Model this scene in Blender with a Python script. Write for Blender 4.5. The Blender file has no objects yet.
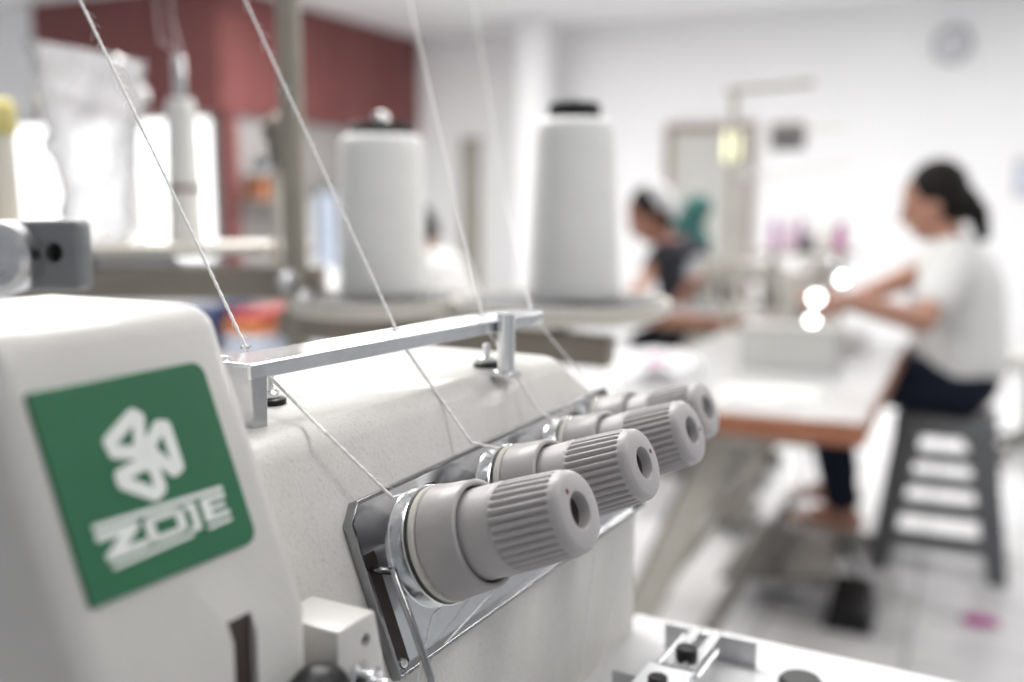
import bpy, bmesh, math, random
from mathutils import Vector, Matrix, Euler
from mathutils import noise as mnoise
random.seed(7)
scene = bpy.context.scene
COL = scene.collection
PI = math.pi
V = Vector

# ------------------------------------------------------------------ camera
FPX = 995.0
HCAM = 1.25
PITCH = math.atan(141.0 / FPX)
CP, SP = math.cos(PITCH), math.sin(PITCH)
CAM = V((0, 0, HCAM))
FW = V((0, CP, -SP)); UP = V((0, SP, CP)); RT = V((1, 0, 0))

def ray(x, y):
    return FW + RT * ((x - 512) / FPX) - UP * ((y - 341) / FPX)
def at(x, y, d):                    # point seen at a pixel of the photo, d metres away along the view axis
    return CAM + ray(x, y) * d
def at_z(x, y, z):
    r = ray(x, y)
    return CAM + r * ((z - HCAM) / r.z)

cam_data = bpy.data.cameras.new('camera')
cam = bpy.data.objects.new('camera', cam_data)
COL.objects.link(cam)
cam.location = CAM
cam.rotation_euler = (PI / 2 - PITCH, 0, 0)
cam_data.sensor_width = 36
cam_data.lens = 36 * FPX / 1024
cam_data.clip_start = 0.01
cam_data.clip_end = 100
cam_data.dof.use_dof = True
cam_data.dof.focus_distance = 0.320
cam_data.dof.aperture_fstop = (cam_data.lens / 1000) / 0.0073
scene.camera = cam

# ------------------------------------------------------------------ materials
MATS = {}
def mat(name, col, rough=0.5, metal=0.0, var=0.04, nscale=40.0, bump=0.0, bscale=200.0, spec=0.5,
        coat=0.0, trans=0.0, emit=None, estr=0.0, alpha=1.0, sheen=0.0, sub=0.0):
    m = bpy.data.materials.new(name)
    m.use_nodes = True
    nt = m.node_tree
    b = nt.nodes['Principled BSDF']
    tc = nt.nodes.new('ShaderNodeTexCoord')
    nz = nt.nodes.new('ShaderNodeTexNoise')
    nz.inputs['Scale'].default_value = nscale
    nz.inputs['Detail'].default_value = 4
    nt.links.new(tc.outputs['Object'], nz.inputs['Vector'])
    rp = nt.nodes.new('ShaderNodeValToRGB')
    c0 = [max(0, c * (1 - var)) for c in col[:3]] + [1]
    c1 = [min(1, c * (1 + var)) for c in col[:3]] + [1]
    rp.color_ramp.elements[0].position = 0.3
    rp.color_ramp.elements[1].position = 0.7
    rp.color_ramp.elements[0].color = c0
    rp.color_ramp.elements[1].color = c1
    nt.links.new(nz.outputs['Fac'], rp.inputs['Fac'])
    nt.links.new(rp.outputs['Color'], b.inputs['Base Color'])
    b.inputs['Roughness'].default_value = rough
    b.inputs['Metallic'].default_value = metal
    b.inputs['Specular IOR Level'].default_value = spec
    b.inputs['Coat Weight'].default_value = coat
    b.inputs['Transmission Weight'].default_value = trans
    b.inputs['Alpha'].default_value = alpha
    b.inputs['Sheen Weight'].default_value = sheen
    b.inputs['Subsurface Weight'].default_value = sub
    if emit:
        b.inputs['Emission Color'].default_value = (*emit, 1)
        b.inputs['Emission Strength'].default_value = estr
    if bump:
        n2 = nt.nodes.new('ShaderNodeTexNoise')
        n2.inputs['Scale'].default_value = bscale
        n2.inputs['Detail'].default_value = 3
        nt.links.new(tc.outputs['Object'], n2.inputs['Vector'])
        bp = nt.nodes.new('ShaderNodeBump')
        bp.inputs['Strength'].default_value = bump
        bp.inputs['Distance'].default_value = 0.001
        nt.links.new(n2.outputs['Fac'], bp.inputs['Height'])
        nt.links.new(bp.outputs['Normal'], b.inputs['Normal'])
    MATS[name] = m
    return m

def speckle(m, scale, lo, hi, dark):
    """sparse darker flecks mixed into the paint"""
    nt = m.node_tree
    b = nt.nodes['Principled BSDF']
    src = b.inputs['Base Color'].links[0].from_socket
    tc = [n for n in nt.nodes if n.type == 'TEX_COORD'][0]
    nz = nt.nodes.new('ShaderNodeTexNoise'); nz.inputs['Scale'].default_value = scale; nz.inputs['Detail'].default_value = 6
    nz.inputs['Roughness'].default_value = 0.7
    nt.links.new(tc.outputs['Object'], nz.inputs['Vector'])
    rp = nt.nodes.new('ShaderNodeValToRGB')
    rp.color_ramp.elements[0].position = lo; rp.color_ramp.elements[1].position = hi
    rp.color_ramp.elements[0].color = (0, 0, 0, 1); rp.color_ramp.elements[1].color = (1, 1, 1, 1)
    nt.links.new(nz.outputs['Fac'], rp.inputs['Fac'])
    mx = nt.nodes.new('ShaderNodeMix'); mx.data_type = 'RGBA'
    nt.links.new(rp.outputs['Color'], mx.inputs['Factor'])
    nt.links.new(src, mx.inputs['A'])
    mx.inputs['B'].default_value = (*dark, 1)
    nt.links.new(mx.outputs['Result'], b.inputs['Base Color'])

def waves(m, scale, strength, dist=0.0004, axis='Z', distort=0.6):
    """fine wound-thread relief"""
    nt = m.node_tree
    b = nt.nodes['Principled BSDF']
    tc = [n for n in nt.nodes if n.type == 'TEX_COORD'][0]
    w = nt.nodes.new('ShaderNodeTexWave')
    w.bands_direction = axis
    w.inputs['Scale'].default_value = scale
    w.inputs['Distortion'].default_value = distort
    nt.links.new(tc.outputs['Object'], w.inputs['Vector'])
    bp = nt.nodes.new('ShaderNodeBump')
    bp.inputs['Strength'].default_value = strength
    bp.inputs['Distance'].default_value = dist
    nt.links.new(w.outputs['Fac'], bp.inputs['Height'])
    nt.links.new(bp.outputs['Normal'], b.inputs['Normal'])

PAINT = mat('machine_paint', (0.61, 0.595, 0.575), 0.45, bump=0.16, bscale=750, var=0.035, nscale=90, coat=0.06)
speckle(PAINT, 850, 0.55, 0.72, (0.42, 0.41, 0.395))
COVERP = mat('cover_paint', (0.60, 0.585, 0.565), 0.42, bump=0.15, bscale=500, var=0.02, nscale=60, coat=0.2)
PLATEW = mat('white_enamel', (0.57, 0.57, 0.58), 0.25, var=0.01, coat=0.3)
GREEN = mat('badge_green', (0.021, 0.138, 0.063), 0.32, var=0.05, nscale=60, coat=0.2)
speckle(GREEN, 60, 0.72, 0.9, (0.05, 0.19, 0.10))
BADGEW = mat('badge_white', (0.80, 0.82, 0.80), 0.35, var=0.02)
KNOB = mat('grey_plastic', (0.42, 0.40, 0.405), 0.42, var=0.03, nscale=120, bump=0.08, bscale=900, sub=0.0)
KNOBD = mat('collar_plastic', (0.36, 0.343, 0.345), 0.36, var=0.03, nscale=120, bump=0.05, bscale=900)
CHROME = mat('chrome', (0.80, 0.81, 0.82), 0.16, 1.0, var=0.03, nscale=150)
BARCH = mat('polished_bar', (0.78, 0.79, 0.81), 0.20, 1.0, var=0.05, nscale=120, bump=0.04, bscale=400)
PLATEC = mat('plate_chrome', (0.70, 0.705, 0.715), 0.22, 1.0, var=0.06, nscale=120)
RIMCH = mat('dark_chrome', (0.34, 0.345, 0.355), 0.16, 1.0, var=0.05, nscale=120)  # dark tone stands in for a dark room mirrored in the chrome
STEEL = mat('brushed_steel', (0.55, 0.555, 0.57), 0.28, 1.0, var=0.08, nscale=200, bump=0.05, bscale=600)
ALU = mat('satin_aluminium', (0.80, 0.81, 0.83), 0.30, 1.0, var=0.05, nscale=160, bump=0.06, bscale=700)
DARKST = mat('dark_steel', (0.12, 0.12, 0.125), 0.35, 0.8, var=0.1)
BLACK = mat('black_plastic', (0.012, 0.012, 0.013), 0.4, spec=0.3, var=0.1)
FELT = mat('cream_felt', (0.56, 0.545, 0.505), 0.9, var=0.08, nscale=500, bump=0.3, bscale=1500)
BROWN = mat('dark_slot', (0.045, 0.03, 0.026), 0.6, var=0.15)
RED = mat('maroon_dot', (0.16, 0.012, 0.03), 0.5, var=0.05)
THREAD = mat('white_thread', (0.95, 0.945, 0.93), 0.7, var=0.02, nscale=900, sheen=0.6)
CONE = mat('wound_white_thread', (0.86, 0.86, 0.845), 0.8, var=0.02, nscale=30)
waves(CONE, 110, 0.5)
BEIGE = mat('beige_steel', (0.32, 0.295, 0.245), 0.45, var=0.05, nscale=25)
TAUPE = mat('taupe_steel', (0.27, 0.243, 0.20), 0.5, var=0.06, nscale=25)
PALEB = mat('pale_tray_plastic', (0.66, 0.63, 0.565), 0.45, var=0.03)
GREYF = mat('charcoal_felt', (0.15, 0.15, 0.155), 0.9, var=0.1, nscale=200)
GREYB = mat('grey_cast_metal', (0.20, 0.208, 0.218), 0.42, 0.35, var=0.06, nscale=60)
WALL = mat('white_wall_paint', (0.84, 0.84, 0.85), 0.8, var=0.012, nscale=2.0, bump=0.05, bscale=60)
CEIL = mat('ceiling_paint', (0.80, 0.80, 0.81), 0.85, var=0.012, nscale=2.0)
MAROON = mat('maroon_panel', (0.165, 0.050, 0.048), 0.6, var=0.10, nscale=6)
DOORG = mat('grey_door_paint', (0.47, 0.465, 0.44), 0.5, var=0.04, nscale=4)
DFRAME = mat('brown_door_frame', (0.24, 0.185, 0.155), 0.5, var=0.06, nscale=8)
GREYW = mat('grey_wall_paint', (0.30, 0.285, 0.28), 0.7, var=0.05, nscale=3)
WOOD = mat('reddish_brown_edging', (0.255, 0.098, 0.050), 0.45, var=0.15, nscale=14)
TABLEW = mat('white_laminate', (0.52, 0.52, 0.525), 0.22, var=0.015, nscale=6, coat=0.3)
FRAMEB = mat('beige_frame_paint', (0.34, 0.325, 0.285), 0.45, var=0.05, nscale=10)
FRAMED = mat('dark_grey_frame_paint', (0.16, 0.155, 0.145), 0.5, var=0.06, nscale=10)
STOOL = mat('grey_stool_plastic', (0.118, 0.122, 0.128), 0.5, spec=0.25, var=0.05, nscale=10)
SKIN = mat('skin', (0.40, 0.205, 0.145), 0.5, var=0.06, nscale=20, sub=0.0)
SKIND = mat('skin_tanned', (0.26, 0.115, 0.075), 0.5, var=0.06, nscale=20)
HAIR = mat('black_hair', (0.006, 0.004, 0.0035), 0.65, spec=0.2, var=0.3, nscale=60)
SHIRTW = mat('white_cotton', (0.64, 0.64, 0.635), 0.85, var=0.02, nscale=10, bump=0.2, bscale=60)
JEANS = mat('navy_denim', (0.008, 0.011, 0.022), 0.85, spec=0.15, var=0.2, nscale=80)
SHIRTD = mat('charcoal_cotton', (0.020, 0.021, 0.026), 0.9, spec=0.15, var=0.1, nscale=20)
PINK = mat('pink_cotton', (0.45, 0.19, 0.20), 0.85, var=0.06, nscale=20)
TEAL = mat('teal_cotton', (0.008, 0.062, 0.056), 0.85, var=0.1, nscale=20)
RUST = mat('rust_card', (0.26, 0.10, 0.045), 0.7, var=0.1, nscale=10)
CAPW = mat('white_cap_cloth', (0.50, 0.50, 0.51), 0.85, var=0.03, nscale=15)
CLOTHW = mat('white_fabric', (0.68, 0.68, 0.69), 0.85, var=0.02, nscale=15, bump=0.2, bscale=80)
CLOTHP = mat('pink_fabric', (0.62, 0.40, 0.52), 0.85, var=0.1, nscale=15)
NAVY = mat('navy_fabric', (0.022, 0.035, 0.095), 0.85, var=0.15, nscale=20)
ORANGE = mat('orange_fabric', (0.52, 0.20, 0.075), 0.85, var=0.15, nscale=20)
REDF = mat('red_fabric', (0.36, 0.055, 0.05), 0.85, var=0.15, nscale=20)
BLUEF = mat('pale_blue_fabric', (0.46, 0.52, 0.62), 0.85, var=0.1, nscale=20)
BOXG = mat('pale_grey_card', (0.42, 0.415, 0.40), 0.7, var=0.02, nscale=10)
MACHW = mat('cream_machine_paint', (0.40, 0.385, 0.35), 0.35, var=0.02, nscale=20, coat=0.2)
PURPLE = mat('magenta_thread', (0.36, 0.03, 0.22), 0.8, var=0.1, nscale=60)
LILAC = mat('lilac_thread', (0.45, 0.25, 0.42), 0.8, var=0.1, nscale=60)
YELLOW = mat('yellow_plastic', (0.60, 0.53, 0.19), 0.45, var=0.05, nscale=20)
BACKGLOW = mat('lit_lamp_cover', (0.85, 0.85, 0.6), 0.4, emit=(0.97, 1.0, 0.55), estr=1.15)  # emission imitates light shining through from behind
GLINT = mat('lit_led', (1, 1, 1), 0.4, emit=(1, 1, 0.97), estr=9.0)  # glow in place of glints on chrome
SKYGLOW = mat('daylight_pane', (0.9, 0.9, 0.9), 0.4, emit=(0.97, 0.985, 1.0), estr=1.7)
CLOCKF = mat('clock_face', (0.60, 0.61, 0.64), 0.4, var=0.03)
CLOCKR = mat('clock_rim', (0.33, 0.34, 0.37), 0.4, var=0.03)
POSTER = mat('dark_print', (0.085, 0.085, 0.095), 0.6, var=0.3, nscale=12)
POSTERB = mat('blue_print', (0.60, 0.64, 0.76), 0.6, var=0.2, nscale=12)
PAPER = mat('pattern_paper', (0.66, 0.65, 0.62), 0.8, var=0.08, nscale=20)
CURTAIN = mat('white_curtain', (0.85, 0.84, 0.84), 0.8, var=0.02, nscale=10, trans=0.35)

# clear crumpled plastic: mostly see-through with a glossy sheen
def film():
    m = bpy.data.materials.new('clear_plastic_film'); m.use_nodes = True
    nt = m.node_tree; nt.nodes.clear()
    out = nt.nodes.new('ShaderNodeOutputMaterial')
    tr = nt.nodes.new('ShaderNodeBsdfTransparent'); tr.inputs['Color'].default_value = (0.95, 0.95, 0.955, 1)
    gl = nt.nodes.new('ShaderNodeBsdfGlossy'); gl.inputs['Roughness'].default_value = 0.18
    df = nt.nodes.new('ShaderNodeBsdfTranslucent'); df.inputs['Color'].default_value = (0.86, 0.86, 0.87, 1)
    fr = nt.nodes.new('ShaderNodeLayerWeight'); fr.inputs['Blend'].default_value = 0.35
    nz = nt.nodes.new('ShaderNodeTexNoise'); nz.inputs['Scale'].default_value = 30; nz.inputs['Detail'].default_value = 5
    bp = nt.nodes.new('ShaderNodeBump'); bp.inputs['Strength'].default_value = 0.7; bp.inputs['Distance'].default_value = 0.004
    tc = nt.nodes.new('ShaderNodeTexCoord')
    nt.links.new(tc.outputs['Object'], nz.inputs['Vector'])
    nt.links.new(nz.outputs['Fac'], bp.inputs['Height'])
    nt.links.new(bp.outputs['Normal'], gl.inputs['Normal'])
    a = nt.nodes.new('ShaderNodeMixShader'); a.inputs['Fac'].default_value = 0.28
    nt.links.new(tr.outputs[0], a.inputs[1]); nt.links.new(df.outputs[0], a.inputs[2])
    b = nt.nodes.new('ShaderNodeMixShader')
    nt.links.new(fr.outputs['Facing'], b.inputs['Fac'])
    nt.links.new(a.outputs[0], b.inputs[1]); nt.links.new(gl.outputs[0], b.inputs[2])
    nt.links.new(b.outputs[0], out.inputs['Surface'])
    return m
FILM = film()

# floor: pale glossy tiles with thin joints
def floor_mat():
    m = mat('pale_floor_tiles', (0.66, 0.66, 0.67), 0.14, var=0.10, nscale=1.6, coat=0.2)
    nt = m.node_tree; b = nt.nodes['Principled BSDF']
    src = b.inputs['Base Color'].links[0].from_socket
    tc = [n for n in nt.nodes if n.type == 'TEX_COORD'][0]
    mp = nt.nodes.new('ShaderNodeMapping'); mp.inputs['Rotation'].default_value = (0, 0, math.radians(25))
    nt.links.new(tc.outputs['Object'], mp.inputs['Vector'])
    br = nt.nodes.new('ShaderNodeTexBrick')
    br.offset = 0.0
    br.inputs['Scale'].default_value = 1.0
    br.inputs['Brick Width'].default_value = 0.40
    br.inputs['Row Height'].default_value = 0.40
    br.inputs['Mortar Size'].default_value = 0.008
    br.inputs['Color1'].default_value = (1, 1, 1, 1); br.inputs['Color2'].default_value = (0.93, 0.93, 0.93, 1)
    br.inputs['Mortar'].default_value = (0.62, 0.62, 0.62, 1)
    nt.links.new(mp.outputs['Vector'], br.inputs['Vector'])
    mx = nt.nodes.new('ShaderNodeMix'); mx.data_type = 'RGBA'; mx.blend_type = 'MULTIPLY'
    mx.inputs['Factor'].default_value = 1
    nt.links.new(src, mx.inputs['A']); nt.links.new(br.outputs['Color'], mx.inputs['B'])
    nt.links.new(mx.outputs['Result'], b.inputs['Base Color'])
    return m
FLOOR = floor_mat()

# ------------------------------------------------------------------ mesh helpers
def frame_of(axis):
    a = V(axis).normalized()
    t = V((0, 0, 1)) if abs(a.z) < 0.9 else V((1, 0, 0))
    x = t.cross(a).normalized()
    y = a.cross(x).normalized()
    return x, y, a

class MB:
    def __init__(self): self.bm = bmesh.new()
    def poly(self, pts):
        return self.bm.faces.new([self.bm.verts.new(p) for p in pts])
    def hexa(self, lo, hi):                     # two rings of 4 points
        a = [self.bm.verts.new(p) for p in lo]; b = [self.bm.verts.new(p) for p in hi]
        f = self.bm.faces
        f.new(a[::-1]); f.new(b)
        for i in range(4):
            j = (i + 1) % 4
            f.new((a[i], a[j], b[j], b[i]))
        return self
    def box(self, c, size, ax=None):
        X, Y, Z = ax or (V((1, 0, 0)), V((0, 1, 0)), V((0, 0, 1)))
        c = V(c); sx, sy, sz = [s / 2 for s in size]
        lo = [c - X*sx - Y*sy - Z*sz, c + X*sx - Y*sy - Z*sz, c + X*sx + Y*sy - Z*sz, c - X*sx + Y*sy - Z*sz]
        hi = [p + Z * (2 * sz) for p in lo]
        return self.hexa(lo, hi)
    def prism(self, pts, d):                    # polygon swept by vector d
        d = V(d)
        a = [self.bm.verts.new(V(p)) for p in pts]; b = [self.bm.verts.new(V(p) + d) for p in pts]
        self.bm.faces.new(a[::-1]); self.bm.faces.new(b)
        n = len(a)
        for i in range(n):
            j = (i + 1) % n
            self.bm.faces.new((a[i], a[j], b[j], b[i]))
        return self
    def lathe(self, prof, base, axis, seg=48, mod=None, closed=False):
        """prof: list of (t along axis, radius)"""
        X, Y, A = frame_of(axis); base = V(base)
        rings = []
        for k, (t, r) in enumerate(prof):
            if r <= 1e-7:
                rings.append([self.bm.verts.new(base + A * t)])
            else:
                ring = []
                for i in range(seg):
                    th = 2 * PI * i / seg
                    rr = r * (mod(k, th) if mod else 1)
                    ring.append(self.bm.verts.new(base + A * t + X * (rr * math.cos(th)) + Y * (rr * math.sin(th))))
                rings.append(ring)
        pairs = list(zip(rings, rings[1:]))
        if closed: pairs.append((rings[-1], rings[0]))
        for a, b in pairs:
            for i in range(seg):
                j = (i + 1) % seg
                va = [a[0]] if len(a) == 1 else [a[i], a[j]]
                vb = [b[0]] if len(b) == 1 else [b[j], b[i]]
                if len(va) + len(vb) >= 3: self.bm.faces.new(va + vb)
        return self
    def rod(self, p0, p1, r0, r1=None, seg=20):
        r1 = r0 if r1 is None else r1
        p0, p1 = V(p0), V(p1); h = (p1 - p0).length
        return self.lathe([(0, 0), (0, r0), (h, r1), (h, 0)], p0, p1 - p0, seg)
    def tube(self, pts, r, seg=10, twist=0.0, lobes=0, amp=0.0):
        pts = [V(p) for p in pts]; n = len(pts)
        tang = [(pts[min(i + 1, n - 1)] - pts[max(i - 1, 0)]).normalized() for i in range(n)]
        x, y, a = frame_of(tang[0]); rings = []; s = 0.0
        for i in range(n):
            t = tang[i]
            x = (x - t * x.dot(t)).normalized(); y = t.cross(x)
            if i: s += (pts[i] - pts[i - 1]).length
            ring = []
            for k in range(seg):
                th = 2 * PI * k / seg
                rr = r * (1 + (amp * math.cos(lobes * (th)) if lobes else 0))
                ph = th + s * twist
                ring.append(self.bm.verts.new(pts[i] + x * (rr * math.cos(ph)) + y * (rr * math.sin(ph))))
            rings.append(ring)
        for a_, b_ in zip(rings, rings[1:]):
            for k in range(seg):
                j = (k + 1) % seg
                self.bm.faces.new((a_[k], a_[j], b_[j], b_[k]))
        self.bm.faces.new(rings[0][::-1]); self.bm.faces.new(rings[-1])
        return self
    def ball(self, c, r, sc=(1, 1, 1), rot=None, seg=20):
        c = V(c); n = max(6, seg // 2); rings = []
        for i in range(n + 1):
            ph = PI * i / n; z = math.cos(ph); q = math.sin(ph)
            pts = [V((0, 0, z))] if i in (0, n) else [V((q * math.cos(2*PI*k/seg), q * math.sin(2*PI*k/seg), z)) for k in range(seg)]
            pts = [V((p.x * r * sc[0], p.y * r * sc[1], p.z * r * sc[2])) for p in pts]
            rings.append([self.bm.verts.new(c + (rot @ p if rot else p)) for p in pts])
        for a, b in zip(rings, rings[1:]):
            for k in range(seg):
                j = (k + 1) % seg
                va = [a[0]] if len(a) == 1 else [a[j], a[k]]
                vb = [b[0]] if len(b) == 1 else [b[k], b[j]]
                self.bm.faces.new(va + vb)
        return self
    def capsule(self, p0, r0, p1, r1, seg=12):
        self.ball(p0, r0, seg=seg); self.ball(p1, r1, seg=seg)
        p0, p1 = V(p0), V(p1); d = p1 - p0
        if d.length > 1e-5: self.rod(p0, p1, r0, r1, seg)
        return self

def parent_to(o, p):
    o.parent = p
    w = Matrix.Translation(p.get('_w', (0, 0, 0))) if False else None
    o.matrix_parent_inverse = Matrix.Identity(4)

WORLD = {}                                      # world position of every object's origin
def link(name, me, material, parent=None, bevel=0, bseg=2, smooth=True, angle=35, base=None, mods=None):
    o = bpy.data.objects.new(name, me); COL.objects.link(o)
    if material: me.materials.append(material)
    if base is None:
        xs = [v.co.x for v in me.vertices]; ys = [v.co.y for v in me.vertices]; zs = [v.co.z for v in me.vertices]
        base = V(((min(xs) + max(xs)) / 2, (min(ys) + max(ys)) / 2, min(zs)))
    base = V(base)
    me.transform(Matrix.Translation(-base))
    if smooth:
        for p in me.polygons: p.use_smooth = True
    WORLD[o.name] = base
    if parent:
        o.parent = parent
        o.location = base - WORLD[parent.name]
    else:
        o.location = base
    if bevel:
        b = o.modifiers.new('soft edges', 'BEVEL'); b.width = bevel; b.segments = bseg
        b.limit_method = 'ANGLE'; b.angle_limit = math.radians(28); b.use_clamp_overlap = True
        b.harden_normals = False
    if smooth:
        mark_sharp(me, angle if not bevel else 80)
    return o

def mark_sharp(me, deg):
    bm = bmesh.new(); bm.from_mesh(me); lim = math.radians(deg)
    for e in bm.edges:
        if len(e.link_faces) == 2:
            try: e.smooth = e.calc_face_angle() < lim
            except ValueError: pass
    bm.to_mesh(me); bm.free()

def build(name, mb, material, parent=None, bevel=0, bseg=2, smooth=True, angle=35, base=None, recalc=True):
    if recalc: bmesh.ops.recalc_face_normals(mb.bm, faces=mb.bm.faces[:])
    me = bpy.data.meshes.new(name); mb.bm.to_mesh(me); mb.bm.free()
    return link(name, me, material, parent, bevel, bseg, smooth, angle, base)

def tag(o, label, cat, group=None):
    o['label'] = label; o['category'] = cat
    if group: o['group'] = group
    return o
def thing(name, label, cat, loc, group=None):
    o = bpy.data.objects.new(name, None); COL.objects.link(o)
    o.location = loc; o.empty_display_size = 0.05
    WORLD[o.name] = V(loc)
    return tag(o, label, cat, group)
def structure(o):
    o['kind'] = 'structure'; return o
def children(o): return [c for c in bpy.data.objects if c.parent is o]
def copy_tree(o, parent=None):
    c = o.copy(); COL.objects.link(c)
    if parent: c.parent = parent
    for ch in children(o): copy_tree(ch, c)
    return c

def apply_mods(o):
    dg = bpy.context.evaluated_depsgraph_get()
    me = bpy.data.meshes.new_from_object(o.evaluated_get(dg))
    o.modifiers.clear(); old = o.data; o.data = me
    bpy.data.meshes.remove(old)
    return o

def blob(name, mb, material, parent=None, voxel=0.008, smooth=4, base=None, bumpy=0.0):
    """overlapping solids fused into one continuous skin"""
    me = bpy.data.meshes.new(name); mb.bm.to_mesh(me); mb.bm.free()
    o = bpy.data.objects.new(name, me); COL.objects.link(o)
    r = o.modifiers.new('r', 'REMESH'); r.mode = 'VOXEL'; r.voxel_size = voxel
    if smooth:
        s = o.modifiers.new('s', 'SMOOTH'); s.iterations = smooth; s.factor = 0.5
    bpy.context.view_layer.update()
    dg = bpy.context.evaluated_depsgraph_get()
    me2 = bpy.data.meshes.new_from_object(o.evaluated_get(dg)); me2.name = name
    bpy.data.objects.remove(o); bpy.data.meshes.remove(me)
    if bumpy:
        for v in me2.vertices:
            n = mnoise.noise(v.co * 14.0)
            v.co += v.normal * (bumpy * n)
    return link(name, me2, material, parent, base=base, angle=180)

def cut(o, mb):
    """carve a recess"""
    bmesh.ops.recalc_face_normals(mb.bm, faces=mb.bm.faces[:])
    me = bpy.data.meshes.new('cutter'); mb.bm.to_mesh(me); mb.bm.free()
    c = bpy.data.objects.new('cutter', me); COL.objects.link(c)
    b = o.modifiers.new('b', 'BOOLEAN'); b.operation = 'DIFFERENCE'; b.object = c; b.solver = 'EXACT'
    bpy.context.view_layer.update()
    apply_mods(o)
    bpy.data.objects.remove(c)
    for p in o.data.polygons: p.use_smooth = True
    mark_sharp(o.data, 35)

# ------------------------------------------------------------------ overlock machine in the foreground
TH = math.radians(29); BE = math.radians(21)
L = V((math.sin(TH), math.cos(TH), 0)); HP = V((math.cos(TH), -math.sin(TH), 0)); ZZ = V((0, 0, 1))
N = HP * math.cos(BE) + ZZ * math.sin(BE); U = ZZ * math.cos(BE) - HP * math.sin(BE)
O = at(580.5, 510, 0.285)                       # middle of the nearest knob's end face
def W(l, u, n): return O + L * l + U * u + N * n
def Wh(l, h, z): return O + L * l + HP * h + ZZ * z
def face(x, y, n):                              # point of the slanted face (offset n) at a pixel
    r = ray(x, y); t = (n - (CAM - O).dot(N)) / r.dot(N)
    q = CAM + r * t - O
    return q.dot(L), q.dot(U)
ZTOP = 0.0186; ZSLAB = -0.117; ZBOT = -0.302    # heights relative to O

TABZ = O.z + ZBOT
mach = thing('overlock_sewing_machine', 'large off-white overlock sewing machine with green badge and four grey tension knobs',
             'sewing machine', Wh(0.02, -0.17, ZBOT))

# body
def fold_h(n, u): return n * math.cos(BE) - u * math.sin(BE)
def fold_z(n, u): return n * math.sin(BE) + u * math.cos(BE)
nF = -0.0690
mb = MB()
def prof(utop):
    return [(-0.172, ZBOT), (fold_h(nF, -0.033), ZBOT), (fold_h(nF, -0.033), fold_z(nF, -0.033)),
            (fold_h(nF, utop), fold_z(nF, utop)), (-0.172, fold_z(nF, utop))]
st = [(-0.125, 0.0466), (0.148, 0.0466), (0.179, 0.0215)]
rings = [[mb.bm.verts.new(Wh(l, h, z)) for h, z in prof(ut)] for l, ut in st]
for a, b in zip(rings, rings[1:]):
    for i in range(5):
        j = (i + 1) % 5
        mb.bm.faces.new((a[i], a[j], b[j], b[i]))
mb.bm.faces.new(rings[0][::-1]); mb.bm.faces.new(rings[-1])
build('body', mb, PAINT, mach, bevel=0.0065, bseg=5)

# front cover with the badge
nC = -0.045
cov = [(-0.135, ZBOT), (fold_h(nC, 0.004), ZBOT), (fold_h(nC, 0.004), fold_z(nC, 0.004)),
       (fold_h(nC, 0.0838), fold_z(nC, 0.0838)), (-0.135, fold_z(nC, 0.0838))]
mb = MB()
mb.prism([Wh(-0.131, h, z) for h, z in cov], L * (0.131 - 0.0655))
cover = build('front_cover', mb, COVERP, mach, bevel=0.0065, bseg=5)
bpy.context.view_layer.update(); apply_mods(cover)
mb = MB(); mb.box(Wh(-0.0893, -0.046, -0.03), (0.0075, 0.030, 0.0445), (L, HP, ZZ))
cut(cover, mb)
mb = MB(); mb.box(Wh(-0.0893, -0.0465, -0.03), (0.0074, 0.002, 0.0444), (L, HP, ZZ)); build('slot_liner', mb, BROWN, cover)  # dark sheet near the slot's mouth, painting its shade
# badge: green plate, rounded right-hand corners
bl0, bl1, bu0, bu1 = -0.1248, -0.0776, 0.0238, 0.0696
def corner(cx, cy, r, a0, a1, n=8):
    return [(cx + r * math.cos(a0 + (a1 - a0) * i / n), cy + r * math.sin(a0 + (a1 - a0) * i / n)) for i in range(n + 1)]
r = 0.0035; r2 = 0.0012
out = corner(bl1 - r, bu0 + r, r, -PI/2, 0) + corner(bl1 - r, bu1 - r, r, 0, PI/2) + corner(bl0 + r2, bu1 - r2, r2, PI/2, PI) + corner(bl0 + r2, bu0 + r2, r2, PI, 1.5*PI)
mb = MB(); mb.prism([W(l, u, nC - 0.0003) for l, u in out], N * 0.0014)
badge = build('badge', mb, GREEN, mach, bevel=0.0003)
nB = nC + 0.0011
def stroke2d(mb, pts, w, n0, h=0.00022, closed=False, cap=True):
    """flat ribbon of width w along 2D points on the badge (l,u), rounded joints"""
    segs = list(zip(pts, pts[1:])) + ([(pts[-1], pts[0])] if closed else [])
    for k, (a, b) in enumerate(segs):
        d = V((b[0] - a[0], b[1] - a[1])); d.normalize(); nn = V((-d.y, d.x)) * (w / 2)
        q = [(a[0] - nn.x, a[1] - nn.y), (b[0] - nn.x, b[1] - nn.y), (b[0] + nn.x, b[1] + nn.y), (a[0] + nn.x, a[1] + nn.y)]
        mb.prism([W(l, u, n0 + 0.00001 * k) for l, u in q], N * h)
    if cap:
        for k, p in enumerate(pts):
            mb.prism([W(p[0] + w/2*math.cos(2*PI*i/16), p[1] + w/2*math.sin(2*PI*i/16), n0 + 0.000004*(k+1)) for i in range(16)], N * h)
def zp(x, y): return face(90 + x / 6.2, 400 + y / 6.2, nB)          # points read off the emblem
mb = MB()
for lobe in ([(118, 262), (262, 95), (298, 112), (308, 325), (150, 325)], [(425, 165), (465, 165), (545, 410), (515, 435), (355, 305)],
             [(190, 470), (205, 515), (400, 585), (435, 545), (395, 420), (335, 390)]):
    stroke2d(mb, [zp(*p) for p in lobe], 0.0031, nB, closed=True)
build('emblem', mb, BADGEW, badge, smooth=False)
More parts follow.
